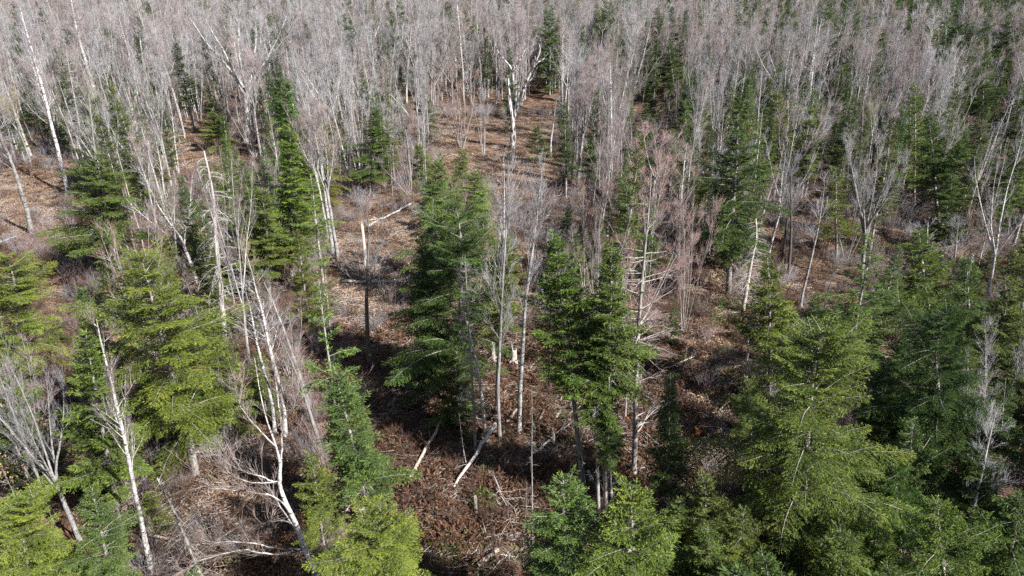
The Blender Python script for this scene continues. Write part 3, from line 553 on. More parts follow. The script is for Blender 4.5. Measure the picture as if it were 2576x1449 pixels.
T('dead', 'dead_pole', (1224, 1114), (1192, 800), 60, 'pale dead pole with stubs next to the thin dying stem', GRN)
T('bare', 'dark_slim', (1384, 982), (1362, 590), 95, 'dark thin bare tree left of the central pair of firs', GRN)
T('larch', 'larch', (1594, 1192), (1642, 430), 185, 'tall bare larch with fine level branches right of the central firs', GRN, 'the tall bare larch', 1.0)
T('maple', 'pink_vase', (1500, 925), (1500, 520), 110, 'pinkish bare maple rising between the central pair of firs', GRN)
T('maple', 'red_multi', (1580, 640), (1545, 430), 130, 'reddish many-stemmed maple behind the central firs', (1.15, 1.0, 0.95))
T('maple', 'pink_multi', (1625, 640), (1610, 330), 175, 'large pink-twigged maple clump left of the tall bare larch top', (1.3, 1.1, 1.05), 'the large pink maple clump')
T('maple', 'pink_multi', (1570, 585), (1552, 350), 130, 'pinkish bushy maple left behind the large pink maple clump', (1.3, 1.08, 1.0))
T('maple', 'pink_multi', (1668, 605), (1668, 385), 130, 'pinkish bushy maple right behind the large pink maple clump', (1.25, 1.05, 1.0))
T('maple', 'red_multi', (1610, 690), (1612, 520), 150, 'low tawny bushy maple in front of the large pink maple clump', (1.25, 1.15, 0.95))
T('maple', 'red_multi', (1480, 610), (1475, 450), 110, 'low tawny bushy maple behind the left fir of the central pair', (1.2, 1.15, 0.95))
T('maple', 'pink_fan', (1640, 560), (1640, 300), 110, 'fan-topped pink maple behind the large pink maple clump', (1.2, 1.05, 1.05))
T('maple', 'red_multi', (1275, 520), (1272, 415), 110, 'reddish bushes on the brown slope below the forked dead snag', (1.25, 1.1, 0.9))
T('hemlock', 'young_hemlock', (1060, 470), (1055, 360), 90, 'airy olive hemlock right of the white fallen birch', OLV)
T('hemlock', 'young_hemlock', (1200, 560), (1195, 430), 95, 'airy grey-green hemlock behind the top of the tall dark hemlock', PAL)
T('maple', 'pink_multi', (1720, 835), (1765, 425), 135, 'pinkish maple with twin leaning stems right of the tall bare larch', (1.25, 1.08, 1.05), 'the twin-stemmed pinkish maple')
T('maple', 'pink_slim', (1690, 700), (1700, 370), 130, 'bare pink maple behind the twin-stemmed pinkish maple', GRN)
T('dead', 'lichen_snag', (1868, 785), (1897, 550), 85, 'whitish dead tree with tangled twigs right of the dark spruce trunk', GRN, 'the whitish tangled dead tree')
T('dead', 'dead_pole', (1876, 1000), (1885, 740), 40, 'thin dark dead pole in front of the whitish tangled dead tree', GRN)
T('bare', 'dark_slim', (1984, 690), (2010, 395), 95, 'black-trunked tree, thicker of two dark trunks right of centre', GRN, 'the black-trunked tree')
T('bare', 'dark_slim', (1968, 665), (1985, 420), 75, 'thinner black trunk left of the black-trunked tree', GRN)
T('birch', 'sparse_slim', (2014, 772), (2062, 450), 85, 'thin white birch leaning right beside the two black trunks', GRN, 'the birch beside the black trunks', 0.9)
T('bare', 'dark_slim', (2063, 805), (2110, 690), 40, 'short dark leaning stem right of the birch beside the black trunks', GRN)
T('maple', 'pale_vase', (2166, 705), (2218, 315), 150, 'large blue-grey maple with a thick bole on the right', GRN, 'the large blue-grey maple')
T('maple', 'white_vase', (2472, 790), (2562, 310), 190, 'big grey forked tree with smooth bole at the right edge', GRN, 'the big grey forked tree')
T('birch', 'sparse_slim', (2284, 805), (2342, 555), 85, 'thin white birch leaning right in front of dark firs', GRN)
T('birch', 'grey_slim', (2384, 725), (2446, 545), 90, 'short greyish bare tree leaning right, left of the big grey forked tree', GRN)
T('birch', 'white_multi', (2440, 1235), (2512, 780), 175, 'cluster of white birch stems near the right edge, wide bare twigs', GRN, 'the white birch cluster')
T('bare', 'grey_slim', (2400, 1400), (2580, 1060), 150, 'pale bare tree leaning into the right edge below the birch cluster', GRN)
T('maple', 'pale_vase', (202, 1362), (20, 870), 175, 'big lichen-grey maple with dark lower bole at the lower left edge', (1, 1, 1), 'the big lichen-grey maple')
T('maple', 'grey_slim', (140, 1320), (-25, 905), 120, 'second grey trunk leaning left beside the big lichen-grey maple', GRN)
T('maple', 'pink_multi', (95, 1130), (75, 860), 170, 'purple-grey thicket of thin stems below the left edge hemlock', GRN)
T('birch', 'white_slim', (383, 1447), (248, 815), 125, 'tall white-trunked birch rising through the tall pale green fir', GRN, 'the white trunk through the pale fir')
T('dead', 'brown_dead_fir', (512, 1470), (405, 1190), 135, 'brown dead fir with bristling twigs left of the leaning white birch', GRN)
for k, (b, t, s) in enumerate([((2003, 288), (2052, 28), 'front stem'), ((2018, 298), (2046, 45), 'second stem'), ((2027, 278), (2078, 50), 'middle stem'), ((2044, 258), (2098, 62), 'fourth stem'), ((2056, 252), (2118, 70), 'fifth stem'), ((2072, 250), (2145, 78), 'rightmost leaning stem')]):
    o = T('birch', 'white_slim' if k % 2 else 'sparse_slim', b, t, 70, s + ' in the clump of white birches at the upper right', GRN, 'the clump of white birches' if k == 2 else None)
    o['group'] = 'clump of white birches'
T('birch', 'grey_fan', (1860, 258), (1882, 45), 65, 'pale birch, left of two left of the clump of white birches', GRN)
T('birch', 'grey_fan', (1884, 290), (1886, 55), 65, 'pale birch, right of two left of the clump of white birches', GRN)
T('dead', 'dead_spruce', (1730, 490), (1737, 310), 60, 'dead spruce with lichen tufts left of the big dark spruce', GRN)
T('dead', 'dead_pole', (1975, 485), (1986, 255), 40, 'straight pale dead conifer pole right of the yellowish fir', GRN)
T('birch', 'pale_slim', (2110, 475), (2160, 300), 75, 'bare leaning birch below the small spreading hemlock', GRN)
T('birch', 'sparse_slim', (2290, 485), (2290, 230), 45, 'white birch bole standing in front of the bright narrow fir', GRN)
T('birch', 'sparse_slim', (2212, 228), (2262, 78), 55, 'leaning white birch left of the round-topped dark hemlock', GRN)
T('birch', 'sparse_slim', (2382, 455), (2365, 315), 60, 'thin birch before the dark fir right of the bright narrow fir', GRN)
T('dead', 'dead_pole', (1018, 255), (1004, 55), 30, 'dead white stem, left of the white pair left of the forked snag', GRN)
T('dead', 'dead_pole', (1023, 265), (1029, 68), 32, 'dead white stem, right of the white pair left of the forked snag', GRN, 'the dead white pair')
T('maple', 'red_multi', (1160, 372), (1152, 165), 115, 'reddish forked bare tree left of the forked dead snag', GRN)
T('aspen', 'white_multi', (1217, 392), (1206, 165), 75, 'pale slender aspens sharing one foot just left of the forked dead snag', GRN)
T('bare', 'pink_vase', (1055, 452), (1043, 295), 100, 'pale bare tree with an arching crown right of the leaning snag', GRN)
T('bare', 'pink_multi', (1030, 492), (988, 345), 85, 'yellowish slim-stemmed clump beside the white fallen birch', GRN)
T('maple', 'grey_fan', (1425, 455), (1432, 215), 85, 'grey straight maple, left of three right of the small bright fir', GRN, 'the three grey maples')
T('maple', 'pink_slim', (1439, 458), (1448, 230), 75, 'middle maple of three right of the small bright fir', GRN)
T('maple', 'pink_fan', (1452, 465), (1472, 145), 110, 'tallest maple of three right of the small bright fir', GRN)
T('birch', 'sparse_slim', (1386, 395), (1395, 250), 40, 'thin white stem right behind the small bright fir', GRN)
T('birch', 'white_slim', (1586, 262), (1626, 38), 70, 'tall pale birch just left of the far dark spruce', GRN)
T('birch', 'sparse_slim', (1651, 218), (1673, 68), 45, 'thin white birch crossing in front of the far dark spruce', GRN)
T('birch', 'white_slim', (1411, 235), (1404, 15), 60, 'tall white birch behind the three grey maples', GRN)
T('birch', 'pale_slim', (952, 275), (938, 50), 60, 'pale double-boled tree behind the yellow-green narrow fir', GRN)
T('maple', 'pink_vase', (2482, 75), (2478, 8), 95, 'pale yellow-green budding tree near the top right corner', (1.25, 1.6, 0.7))
# dead poles standing in the dark hollow
T('dead', 'dark_pole', (1339, 1395), (1331, 985), 50, 'tall thin dead pole standing alone in the dark hollow', GRN, 'the tall dead pole in the hollow')
T('dead', 'dark_pole', (1319, 1345), (1320, 1205), 16, 'short dark dead pole left of the tall dead pole', GRN)
T('dead', 'dark_pole', (1434, 1213), (1428, 1100), 18, 'thin bent dead sapling left of the central fir trunks', GRN)
T('dead', 'dead_pole', (1464, 1225), (1463, 1115), 14, 'slim white dead stem left beside the central fir trunks', GRN)
T('dead', 'dead_pole', (1175, 1178), (1150, 1040), 14, 'pale slanting dead pole meeting a leaning log at its top', GRN)
T('dead', 'dead_pole', (1573, 1055), (1577, 900), 22, 'thin dark dead stem behind the tall bare larch', GRN)

# ------------------------------------------------------------------ trees and wood with a shape of their own
def thing(name, P, label, cat, group=None):
    r = bpy.data.objects.new(name, None); COL.objects.link(r); r.location = P; r.empty_display_size = 0.3
    r['label'] = label; r['category'] = cat
    if group: r['group'] = group
    return r
def child(name, mb, m, parent, kind=None):
    o = bpy.data.objects.new(name, mb.mesh(name, m)); COL.objects.link(o); o.parent = parent
    if kind: o['kind'] = kind
    return o
def smooth_path(P, n):
    P = np.asarray(P, float); k = len(P)
    if k == 2: return P[0] + (P[1] - P[0]) * np.linspace(0, 1, n)[:, None]
    Q = np.vstack([2 * P[0] - P[1], P, 2 * P[-1] - P[-2]]); out = []
    for s in np.linspace(0, k - 1, n):
        i = min(int(s), k - 2); t = s - i; a, b, c, d = Q[i:i + 4]
        out.append(0.5 * (2 * b + (c - a) * t + (2 * a - 5 * b + 4 * c - d) * t * t + (3 * b - a - 3 * c + d) * t ** 3))
    return np.array(out)
def drawn_tree(name, label, cat, base, trunk, limbs, bark_m, twig_m, seed, twn=34, tl=0.7, land=None, wander=0.35, lump=0.03, twr=0.0075):
    """trunk: [(x, y, radius)], limbs: [[(x, y), ...], radius, depth slope]; survey positions give height and side, depth wanders with each limb"""
    rng = np.random.default_rng(seed); G = ground_at(*base); P0 = np.array(G)
    root = thing(name, G, label, cat); tm = MB(); tw = MB()
    pts = np.array([np.array(at_depth(x, y, G.y)) - P0 for x, y, r in trunk]); rad = np.array([r for _, _, r in trunk])
    n = 4 * len(pts); path = smooth_path(pts, n); tm.tube(path, np.interp(np.linspace(0, 1, n), np.linspace(0, 1, len(rad)), rad), 10, lump=lump, rng=rng)
    child('trunk', tm, M[bark_m], root)
    for lp, r0, slope in limbs:
        a = np.array([np.array(at_depth(x, y, G.y)) - P0 for x, y in lp]); acc = np.concatenate([[0], np.cumsum(np.linalg.norm(np.diff(a, axis=0), axis=1))])
        a = np.array([np.array(at_depth(x, y, G.y + slope * acc[k])) - P0 for k, (x, y) in enumerate(lp)])
        # start on the trunk's own axis
        q = path[np.argmin(np.linalg.norm(path - a[0], axis=1))]; 
        if np.linalg.norm(q - a[0]) < 0.6: a[0] = q
        m = 4 * len(lp); C = smooth_path(a, m) + np.concatenate([[0], np.ones(m - 1)])[:, None] * rng.normal(0, 0.015, (m, 3))
        lb = MB(); lb.tube(C, np.linspace(r0, max(0.008, r0 * 0.16), m), 7, lump=lump, rng=rng); child('limb', lb, M[bark_m], root)
        if twn:
            for _ in range(max(2, twn // 8)):
                b, t = along(C, rng.uniform(0.25, 0.95, 1)); L = rng.uniform(0.6, 1.5) * tl * 1.6
                C2 = curve_path(b[0], t[0] + perp(t, rng)[0] * 0.7 + np.array([0, 0, 0.25]), L, 5, rng, 0.12, 0.3); tw.tube(C2, np.linspace(min(0.013, r0 * 0.4), 0.006, 6), 3)
                twig_cloud(tw, C2, 7, tl * 0.6, rng, 0.2, 0.25, 2, twr)
            twig_cloud(tw, C, twn, tl, rng, 0.3, 0.3, 2, twr)
    if tw.n: child('twigs', tw, M[twig_m], root, 'stuff')
    PLANTED.append((G.x, G.y, 1.5))
    if land:
        LAND.append((land, G.x, G.y)); ys = [p[1] for p in trunk] + [p[1] for q in limbs for p in q[0]]; xs = [p[0] for p in trunk] + [p[0] for q in limbs for p in q[0]]
        SHOWN.append((min(xs), max(xs), min(ys), base[1], project(G)[2]))
    return root

drawn_tree('birch_tree', 'leaning white birch in the foreground with sweeping left branches, base below the bottom edge', 'birch tree', (806, 1500),
    [(806, 1500, 0.135), (790, 1435, 0.122), (768, 1385, 0.11), (745, 1320, 0.096), (718, 1262, 0.085), (703, 1215, 0.075), (704, 1165, 0.05), (690, 1110, 0.038), (672, 1060, 0.028), (655, 990, 0.016), (640, 900, 0.008)],
    [([(703, 1215), (708, 1150), (707, 1080), (700, 1010), (688, 930), (676, 840)], 0.045, 0.15),
     ([(707, 1080), (735, 1030), (750, 970), (745, 900)], 0.026, -0.3),
     ([(692, 1120), (660, 1090), (625, 1050), (600, 1010), (590, 950)], 0.028, -0.2),
     ([(704, 1215), (660, 1200), (610, 1185), (565, 1160), (520, 1130)], 0.035, 0.35),
     ([(700, 1212), (650, 1216), (590, 1200), (566, 1170), (560, 1130)], 0.03, -0.4),
     ([(735, 1300), (700, 1255), (640, 1240), (570, 1232), (505, 1222)], 0.036, -0.25),
     ([(752, 1345), (715, 1290), (680, 1235), (640, 1190), (590, 1150)], 0.035, 0.5),
     ([(766, 1385), (700, 1380), (620, 1365), (540, 1365), (470, 1380), (430, 1430)], 0.042, 0.2),
     ([(768, 1390), (690, 1395), (610, 1385), (520, 1405), (445, 1445)], 0.042, -0.5),
     ([(768, 1380), (735, 1320), (690, 1310), (640, 1325), (560, 1345)], 0.03, 0.7),
     ([(775, 1392), (800, 1395), (818, 1390)], 0.03, -0.3)],
    'birch', 'twig_pink', 5, 40, 0.85, 'the leaning white birch in front')

drawn_tree('dead_tree', 'tall forked dead snag, thick black and white bole, bare broken limbs', 'dead tree', (1288, 374),
    [(1288, 378, 0.52), (1289, 360, 0.42), (1291, 330, 0.38), (1290, 300, 0.37), (1286, 282, 0.30), (1283, 262, 0.25), (1280, 235, 0.21), (1279, 212, 0.17), (1278, 190, 0.10)],
    [([(1288, 302), (1292, 270), (1294, 235), (1292, 205), (1286, 172), (1268, 150), (1254, 132), (1246, 112)], 0.22, 0.1),
     ([(1290, 180), (1302, 160), (1313, 142), (1320, 122), (1318, 105)], 0.13, 0.4),
     ([(1296, 178), (1290, 158), (1288, 148)], 0.06, -0.4),
     ([(1291, 302), (1300, 270), (1313, 235), (1325, 205), (1338, 175), (1350, 150), (1358, 128), (1356, 105)], 0.27, -0.15),
     ([(1336, 178), (1352, 158), (1366, 150), (1374, 138)], 0.09, 0.5),
     ([(1348, 152), (1344, 135), (1345, 118)], 0.08, -0.4),
     ([(1320, 215), (1336, 200), (1342, 192)], 0.06, 0.3)],
    'snag', 'twig_grey', 8, 6, 0.8, 'the forked dead snag', lump=0.06)

drawn_tree('dead_tree', 'broken white snag leaning left with splintered tips, left of the forked dead snag', 'dead tree', (1030, 298),
    [(1031, 302, 0.24), (1026, 290, 0.22), (1018, 278, 0.19), (1004, 262, 0.14), (992, 248, 0.10), (980, 236, 0.05)],
    [([(1018, 276), (1010, 258), (1004, 240), (998, 222), (994, 206)], 0.13, 0.3), ([(1012, 268), (1030, 258), (1044, 250)], 0.06, -0.4)],
    'dead', 'lichen', 9, 4, 0.5, lump=0.08)

def log(a, b, r, label, m='log', rise=(0.0, 0.0), twigs=0, seed=1, bow=0.0, name='fallen_log', cat='fallen log', r1=None, branches=()):
    A, B = ground_at(*a), ground_at(*b); rng = np.random.default_rng(seed)
    r1 = r * 0.6 if r1 is None else r1
    A.z += r * 0.8 + rise[0]; B.z += r1 * 0.8 + rise[1]; L = (B - A).length; n = max(6, int(L / 0.5)); d = np.array(B - A)
    P = np.linspace(0, 1, n)[:, None] * d; P[:, 2] += bow * np.sin(np.linspace(0, math.pi, n)); P[1:-1] += rng.normal(0, 0.012 * min(L, 4), (n - 2, 3))
    root = thing(name, A, label, cat); t = MB(); t.tube(P, np.linspace(r, r1, n), 9, cap=True, lump=0.06, rng=rng); child('trunk', t, M[m], root)
    if twigs:
        k = MB()
        for _ in range(twigs):
            b_, t_ = along(P, rng.uniform(0.3, 1, 1)); dd = unit(t_[0] * 0.7 + perp(t_, rng)[0] + np.array([0, 0, 0.35]))
            C = curve_path(b_[0], dd, rng.uniform(0.4, 1.5), 4, rng, 0.12); k.tube(C, np.linspace(0.018, 0.006, 5), 3); twig_cloud(k, C, 3, 0.4, rng, 0.3, 0, 1)
        child('branches', k, M[m], root, 'stuff')
    for bl in branches:
        Q = np.array([np.array(ground_at(*p)) - np.array(A) for p in bl]); Q[:, 2] += np.linspace(0.0, 0.35, len(Q))
        k = MB(); k.tube(smooth_path(Q, 8), np.linspace(r * 0.5, 0.02, 8), 6); child('limb', k, M[m], root)
    return root
log((1034, 524), (922, 572), 0.12, 'long white fallen birch lying aslant in the clearing, forked at its left end', 'birch', (0.45, 0.0), 8, 3, r1=0.05, branches=[[(975, 545), (950, 562), (925, 580)], [(955, 552), (935, 556), (912, 566)]])
log((860, 712), (1068, 711), 0.13, 'long straight grey log lying level across the middle of the clearing', 'dead', (0.05, 0.05), 0, 4, r1=0.11)
log((1029, 1210), (1148, 1042), 0.10, 'broken pale pole leaning up to the right in the dark hollow', 'log', (0, 1.4), 5, 7)
log((1249, 1099), (1142, 1226), 0.13, 'bright straight pole lying aslant before the pale aspens', 'dead', (0.9, 0.0), 4, 8, r1=0.06)
log((1276, 1066), (1300, 1038), 0.12, 'short pale log between two pale aspens', 'log', (0, 0.2), 0, 9)
log((1025, 1209), (1114, 1328), 0.10, 'dark shaded log running down to the right in the hollow', 'dark', (0.2, 0.1), 4, 10)
log((1202, 1430), (1254, 1392), 0.12, 'short cut-looking log near the bottom edge, centre', 'log', (0.1, 0.15), 0, 11, r1=0.10)
log((1356, 1064), (1369, 1035), 0.10, 'splintered bright log end, left of three behind the dead poles', 'log', (0, 0.12), 2, 12)
log((1399, 1052), (1410, 1036), 0.10, 'splintered bright log end, middle of three behind the dead poles', 'log', (0, 0.1), 0, 13)
log((1421, 1056), (1442, 1037), 0.08, 'splintered log end, right of three behind the dead poles', 'log', (0, 0.1), 0, 14)
log((1440, 1133), (1500, 1118), 0.07, 'thin pale log passing behind the trunks of the central firs', 'log', (0.2, 0.4), 2, 15)
log((1478, 1199), (1514, 1264), 0.09, 'grey log slanting down between the trunks of the central firs', 'dead', (0.3, 0.05), 3, 16)
log((1334, 928), (1357, 909), 0.09, 'bright split log right of the tall stump', 'log', (0, 0.2), 2, 17)
log((1810, 1033), (1832, 1017), 0.06, 'short pale stick on leaves by the huge feathery hemlock', 'log', (0, 0.2), 0, 18)
log((1242, 1227), (1280, 1288), 0.035, 'thin leaning dead sapling in the hollow below the aspens', 'dead', (0.8, 0.0), 6, 20)
log((1290, 735), (1312, 742), 0.07, 'small bright branch left on the brown slope behind the aspens', 'log', (0, 0.2), 2, 21)
log((1680, 930), (1744, 908), 0.06, 'thin grey pole lying right of the tall bare larch foot', 'dead', (0.1, 0.3), 5, 22)
log((1480, 995), (1565, 1060), 0.08, 'dead top lying among brush left of the tall bare larch', 'conifer_bark', (0.2, 0.1), 9, 23)
log((1340, 1150), (1440, 1070), 0.07, 'grey dead top with whiskery branches in the hollow', 'conifer_bark', (0.2, 0.3), 10, 24)
log((1620, 1100), (1700, 1160), 0.06, 'dead grey branchy top right of the tall bare larch foot', 'conifer_bark', (0.3, 0.1), 8, 25)
log((0, 616), (42, 600), 0.07, 'grey fallen branch at the left edge of the sunlit slope', 'dead', (0.2, 0.2), 4, 26)
log((380, 1365), (475, 1375), 0.07, 'pale dead stem lying behind the white trunk at the lower left', 'log', (0.4, 0.2), 8, 27)
log((2395, 815), (2401, 782), 0.17, 'snapped white birch trunk gleaming among the dark firs at the right', 'birch', (3.2, 4.6), 0, 28, name='birch_snag', cat='broken trunk', r1=0.12)
log((1750, 1098), (1770, 1090), 0.16, 'crumbling rust-red rotten log near the small dark fir', 'rot', (0, 0.05), 0, 29)
log((1885, 1222), (1905, 1234), 0.15, 'rust-red rotten log glowing under the huge feathery hemlock', 'rot', (0, 0.05), 0, 30)
log((1600, 182), (1640, 196), 0.12, 'pale log in the small opening far off beside the dark spruce', 'log', (0, 0.1), 3, 31)

def stump(base, h, r, label, m, seed, roots=True, name='tree_stump', cat='tree stump'):
    rng = np.random.default_rng(seed); G = ground_at(*base); root = thing(name, G, label, cat)
    k = 14; a = np.arange(k) * 2 * math.pi / k; lv = [(-0.15, 1.45), (0.08, 1.22), (0.25, 1.02), (0.55, 0.93), (0.8, 0.9), (1.0, 0.86)]
    V = []; jag = h * (1 + rng.normal(0, 0.14, k))
    flute = 1 + 0.13 * np.sin(a * 4 + seed) + rng.normal(0, 0.04, k)
    for z, q in lv: V += [(r * q * f * math.cos(t), r * q * f * math.sin(t), (z * jg if z > 0 else z)) for t, f, jg in zip(a, flute, jag)]
    V += [(r * 0.55 * math.cos(t), r * 0.55 * math.sin(t), jg * 0.86) for t, jg in zip(a, jag)] + [(0, 0, h * 0.7)]
    Q = [(i * k + j, i * k + (j + 1) % k, (i + 1) * k + (j + 1) % k, (i + 1) * k + j) for i in range(len(lv)) for j in range(k)]
    e = len(lv) * k; F = [(e + j, e + (j + 1) % k, e + k) for j in range(k)]
    b = MB(); b.add(V, Q, F); child('trunk', b, M[m], root)
    if roots:
        for j in range(5):
            t = 1.25 * j + rng.uniform(0, 0.6); d = np.array([math.cos(t), math.sin(t), 0]); L = rng.uniform(0.5, 1.0) * r * 3
            q = MB(); q.tube(np.array([d * r * 0.9 + (0, 0, 0.22), d * (r + L * 0.4) + (0, 0, 0.10), d * (r + L) + (0, 0, -0.08)]), [0.09, 0.07, 0.03], 6); child('root', q, M[m], root)
    return root
stump((1292, 912), 1.1, 0.23, 'tall weathered tree stump with bright broken top, foot of the pale aspens', 'dead', 3); LAND.append(('the tall weathered stump', *ground_at(1292, 912)[:2]))
stump((921, 668), 3.6, 0.15, 'barkless broken trunk standing alone in the sunny clearing', 'dead', 4, False, 'dead_tree', 'broken trunk')
stump((1197, 1287), 0.9, 0.09, 'small pale broken stub near the middle of the hollow', 'conifer_bark', 5, False)
stump((1392, 1117), 0.9, 0.08, 'thin broken stub right of the tall dead pole', 'log', 6, False)
stump((1490, 1055), 2.6, 0.10, 'pale broken trunk between the central firs and the three log ends', 'conifer_bark', 7, False, 'dead_tree', 'broken trunk')
stump((1748, 1098), 0.7, 0.22, 'small rotten orange-topped stump near the small dark fir', 'rot', 8)
stump((1240, 905), 1.2, 0.16, 'dark short stump left of the tall weathered stump', 'conifer_bark', 9)
stump((915, 1312), 0.8, 0.2, 'tan splintered stump beside the grey-green fir trunk', 'conifer_bark', 10)

def rock(base, s, label, seed):
    rng = np.random.default_rng(seed); G = ground_at(*base); 
    import bmesh
    bm = bmesh.new(); bmesh.ops.create_icosphere(bm, subdivisions=2, radius=1)
    for v in bm.verts: v.co = Vector((v.co.x * s[0], v.co.y * s[1], v.co.z * s[2])) * (1 + rng.normal(0, 0.09))
    me = bpy.data.meshes.new('rock'); bm.to_mesh(me); bm.free(); me.materials.append(M['maple'])
    o = bpy.data.objects.new('rock', me); COL.objects.link(o); o.location = G + Vector((0, 0, s[2] * 0.4)); o['label'] = label; o['category'] = 'rock'; o.rotation_euler.z = seed
rock((952, 1328), (0.42, 0.30, 0.24), 'flat grey rock beside the foot of the grey-green fir', 2)

# ------------------------------------------------------------------ the rest of the stand, tree by tree
# openings of the photograph where the floor shows: trees are kept from growing in front of them
OPEN = [(850, 500, 1055, 830), (1105, 250, 1270, 400), (1310, 260, 1400, 400), (1225, 380, 1390, 470), (0, 430, 190, 640), (90, 560, 260, 860), (1700, 680, 1880, 900), (930, 960, 1640, 1449), (1262, 660, 1400, 980), (480, 330, 545, 400), (1600, 170, 1660, 260), (560, 1100, 800, 1449), (380, 1150, 500, 1449), (1955, 560, 2110, 800), (1700, 900, 1860, 1120), (2230, 550, 2330, 700)]
frnd = random.Random(21); NAMED = len(PLANTED)
def hits_open(x0, x1, y0, y1):
    return any(x0 < c and x1 > a and y0 < d and y1 > b for a, b, c, d in OPEN)
def crowded(x, y, r):
    return any((x - a) ** 2 + (y - b) ** 2 < (r + 0.35 * q) ** 2 for a, b, q in PLANTED)
KIND_B = [('pink_fan', 'fan-topped pinkish maple', 'maple', 7), ('grey_fan', 'fan-topped pale maple', 'maple', 7), ('pink_slim', 'slim pinkish bare maple', 'maple', 4), ('grey_slim', 'slim grey bare maple', 'maple', 3), ('pale_slim', 'pale straight aspen', 'aspen', 4), ('white_slim', 'white bare birch', 'birch', 4), ('sparse_slim', 'thin sparse white birch', 'birch', 4), ('pink_vase', 'round-crowned bare maple', 'maple', 3), ('pink_multi', 'many-stemmed pinkish maple', 'maple', 3), ('white_multi', 'many-stemmed pale birch', 'birch', 2), ('white_vase', 'forked pale birch', 'birch', 1.5), ('pale_vase', 'wide-limbed pale maple', 'maple', 1), ('red_multi', 'low reddish maple clump', 'maple', 2.5), ('dead_pole', 'bare dead pole', 'dead', 1), ('thin_larch', 'thin bare larch', 'larch', 0.7), ('dead_spruce', 'grey dead spruce', 'dead', 0.6)]
KIND_C = [('fir', 'green fir', 'fir', 4), ('slim_fir', 'narrow green fir', 'fir', 5), ('sparse_fir', 'thin-crowned fir', 'fir', 3), ('spruce', 'dense spruce', 'spruce', 3), ('young_hemlock', 'spreading young hemlock', 'hemlock', 4), ('sapling_fir', 'little fir sapling', 'fir', 3), ('ragged_hemlock', 'ragged hemlock', 'hemlock', 1)]
def pick(L): 
    return frnd.choices(L, [k[3] for k in L])[0]
TODO, FAR_B, FAR_OR_SHADE_C = [], [], []
def try_tree(x, y, conif):
    P = Vector((x, y, float(hgt(x, y)))); px, py, dep = project(P)
    if dep < 25 or not (-160 < px < 2736): return None
    proto, phrase, sp, _ = pick(KIND_C if conif else KIND_B)
    if not conif and dep < 62:
        proto, phrase, sp, _ = KIND_B[2] if frnd.random() < 0.5 else (KIND_B[8] if frnd.random() < 0.5 else KIND_B[12])
    if conif: h = {'sapling_fir': frnd.uniform(2, 5), 'young_hemlock': frnd.uniform(4, 9)}.get(proto, frnd.uniform(6.5, 13.5))
    else: h = {'red_multi': frnd.uniform(5, 9), 'pink_multi': frnd.uniform(8, 13), 'dead_pole': frnd.uniform(7, 13), 'pink_slim': frnd.uniform(6, 10) if dep < 62 else frnd.uniform(9, 15)}.get(proto, frnd.uniform(9, 17))
    tx, ty, _d = project((x, y, P.z + h)); pr = PROTO[proto]; w = pr['W'] * h / pr['H'] * frnd.uniform(0.75, 1.15); hw = 0.5 * w * FPX / dep
    if py > CY * 2 + 420 or ty < -500: return None
    if hits_open(px - 6, px + 6, ty, py) or hits_open(px - hw * 0.7, px + hw * 0.7, ty, py - 0.35 * (py - ty)): return None
    if any(dep < q[4] - 0.5 and px - hw * 0.8 < q[1] and px + hw * 0.8 > q[0] and ty < q[3] and py - 0.3 * (py - ty) > q[2] for q in SHOWN) and frnd.random() < 0.88: return None
    if not conif and dep < 48 and frnd.random() < 0.45: return None
    gap = math.sin(x * 0.21 + 1.7 * math.sin(y * 0.13)) * math.cos(y * 0.19 + 1.1 * math.sin(x * 0.11))
    if dep > 60 and gap > 0.45 and frnd.random() < 0.75: return None
    if crowded(x, y, 0.5 + (0.22 * w if conif else 0.1 * w)): return None
    return proto, phrase, sp, P, h, w, px, py, dep
def density(px, y):
    return 1.0
def conifer_share(px, py):
    if px > 1750 and py > 420: return 0.66
    if px > 1500: return 0.5
    if 330 < px < 1000 and 480 < py < 760: return 0.6
    if py > 520: return 0.5
    return 0.30
n_b = n_c = 0; cand = []
for y0 in np.arange(27, 130, 2.3):
    for x0 in np.arange(-0.86 * y0 - 10, 0.86 * y0 + 10, 2.3):
        cand.append((x0 + frnd.uniform(-1.4, 1.4), y0 + frnd.uniform(-1.4, 1.4)))
cand.sort(key=lambda c: c[1])
for x, y in cand:
    px, py, dep = project((x, y, 0)); r = try_tree(x, y, frnd.random() < conifer_share(px, py))
    if r is None: continue
    conif = r[2] in ('fir', 'spruce', 'hemlock')
    PLANTED.append((x, y, r[5] * 0.35 if conif else 0.9))
    if conif and n_c < 190: n_c += 1; TODO.append(r)
    elif not conif and n_b < 235: n_b += 1; TODO.append(r)
    else: (FAR_OR_SHADE_C if conif else FAR_B).append((r[0], r[3], r[4], r[5]))
print('fill', n_b, n_c, 'limit y', max(t[3].y for t in TODO))
# unseen evergreens added just below and right of the frame to shade the hollow
for _ in range(160):
    xx, yy = frnd.uniform(-12, 40), frnd.uniform(6, 40); h = frnd.uniform(6, 12); px, py, dep = project((xx, yy, 0)); tx, ty, _d = project((xx, yy, h)) if yy > 3 else (0, 9999, 1)
    if (ty > 1475 or px - 130 > 2576) and dep > 5 and not crowded(xx, yy, 1.0):
        PLANTED.append((xx, yy, 1.2)); FAR_OR_SHADE_C.append(('fir' if frnd.random() < 0.5 else 'young_hemlock', Vector((xx, yy, float(hgt(xx, yy)))), h, frnd.uniform(2.4, 3.6)))
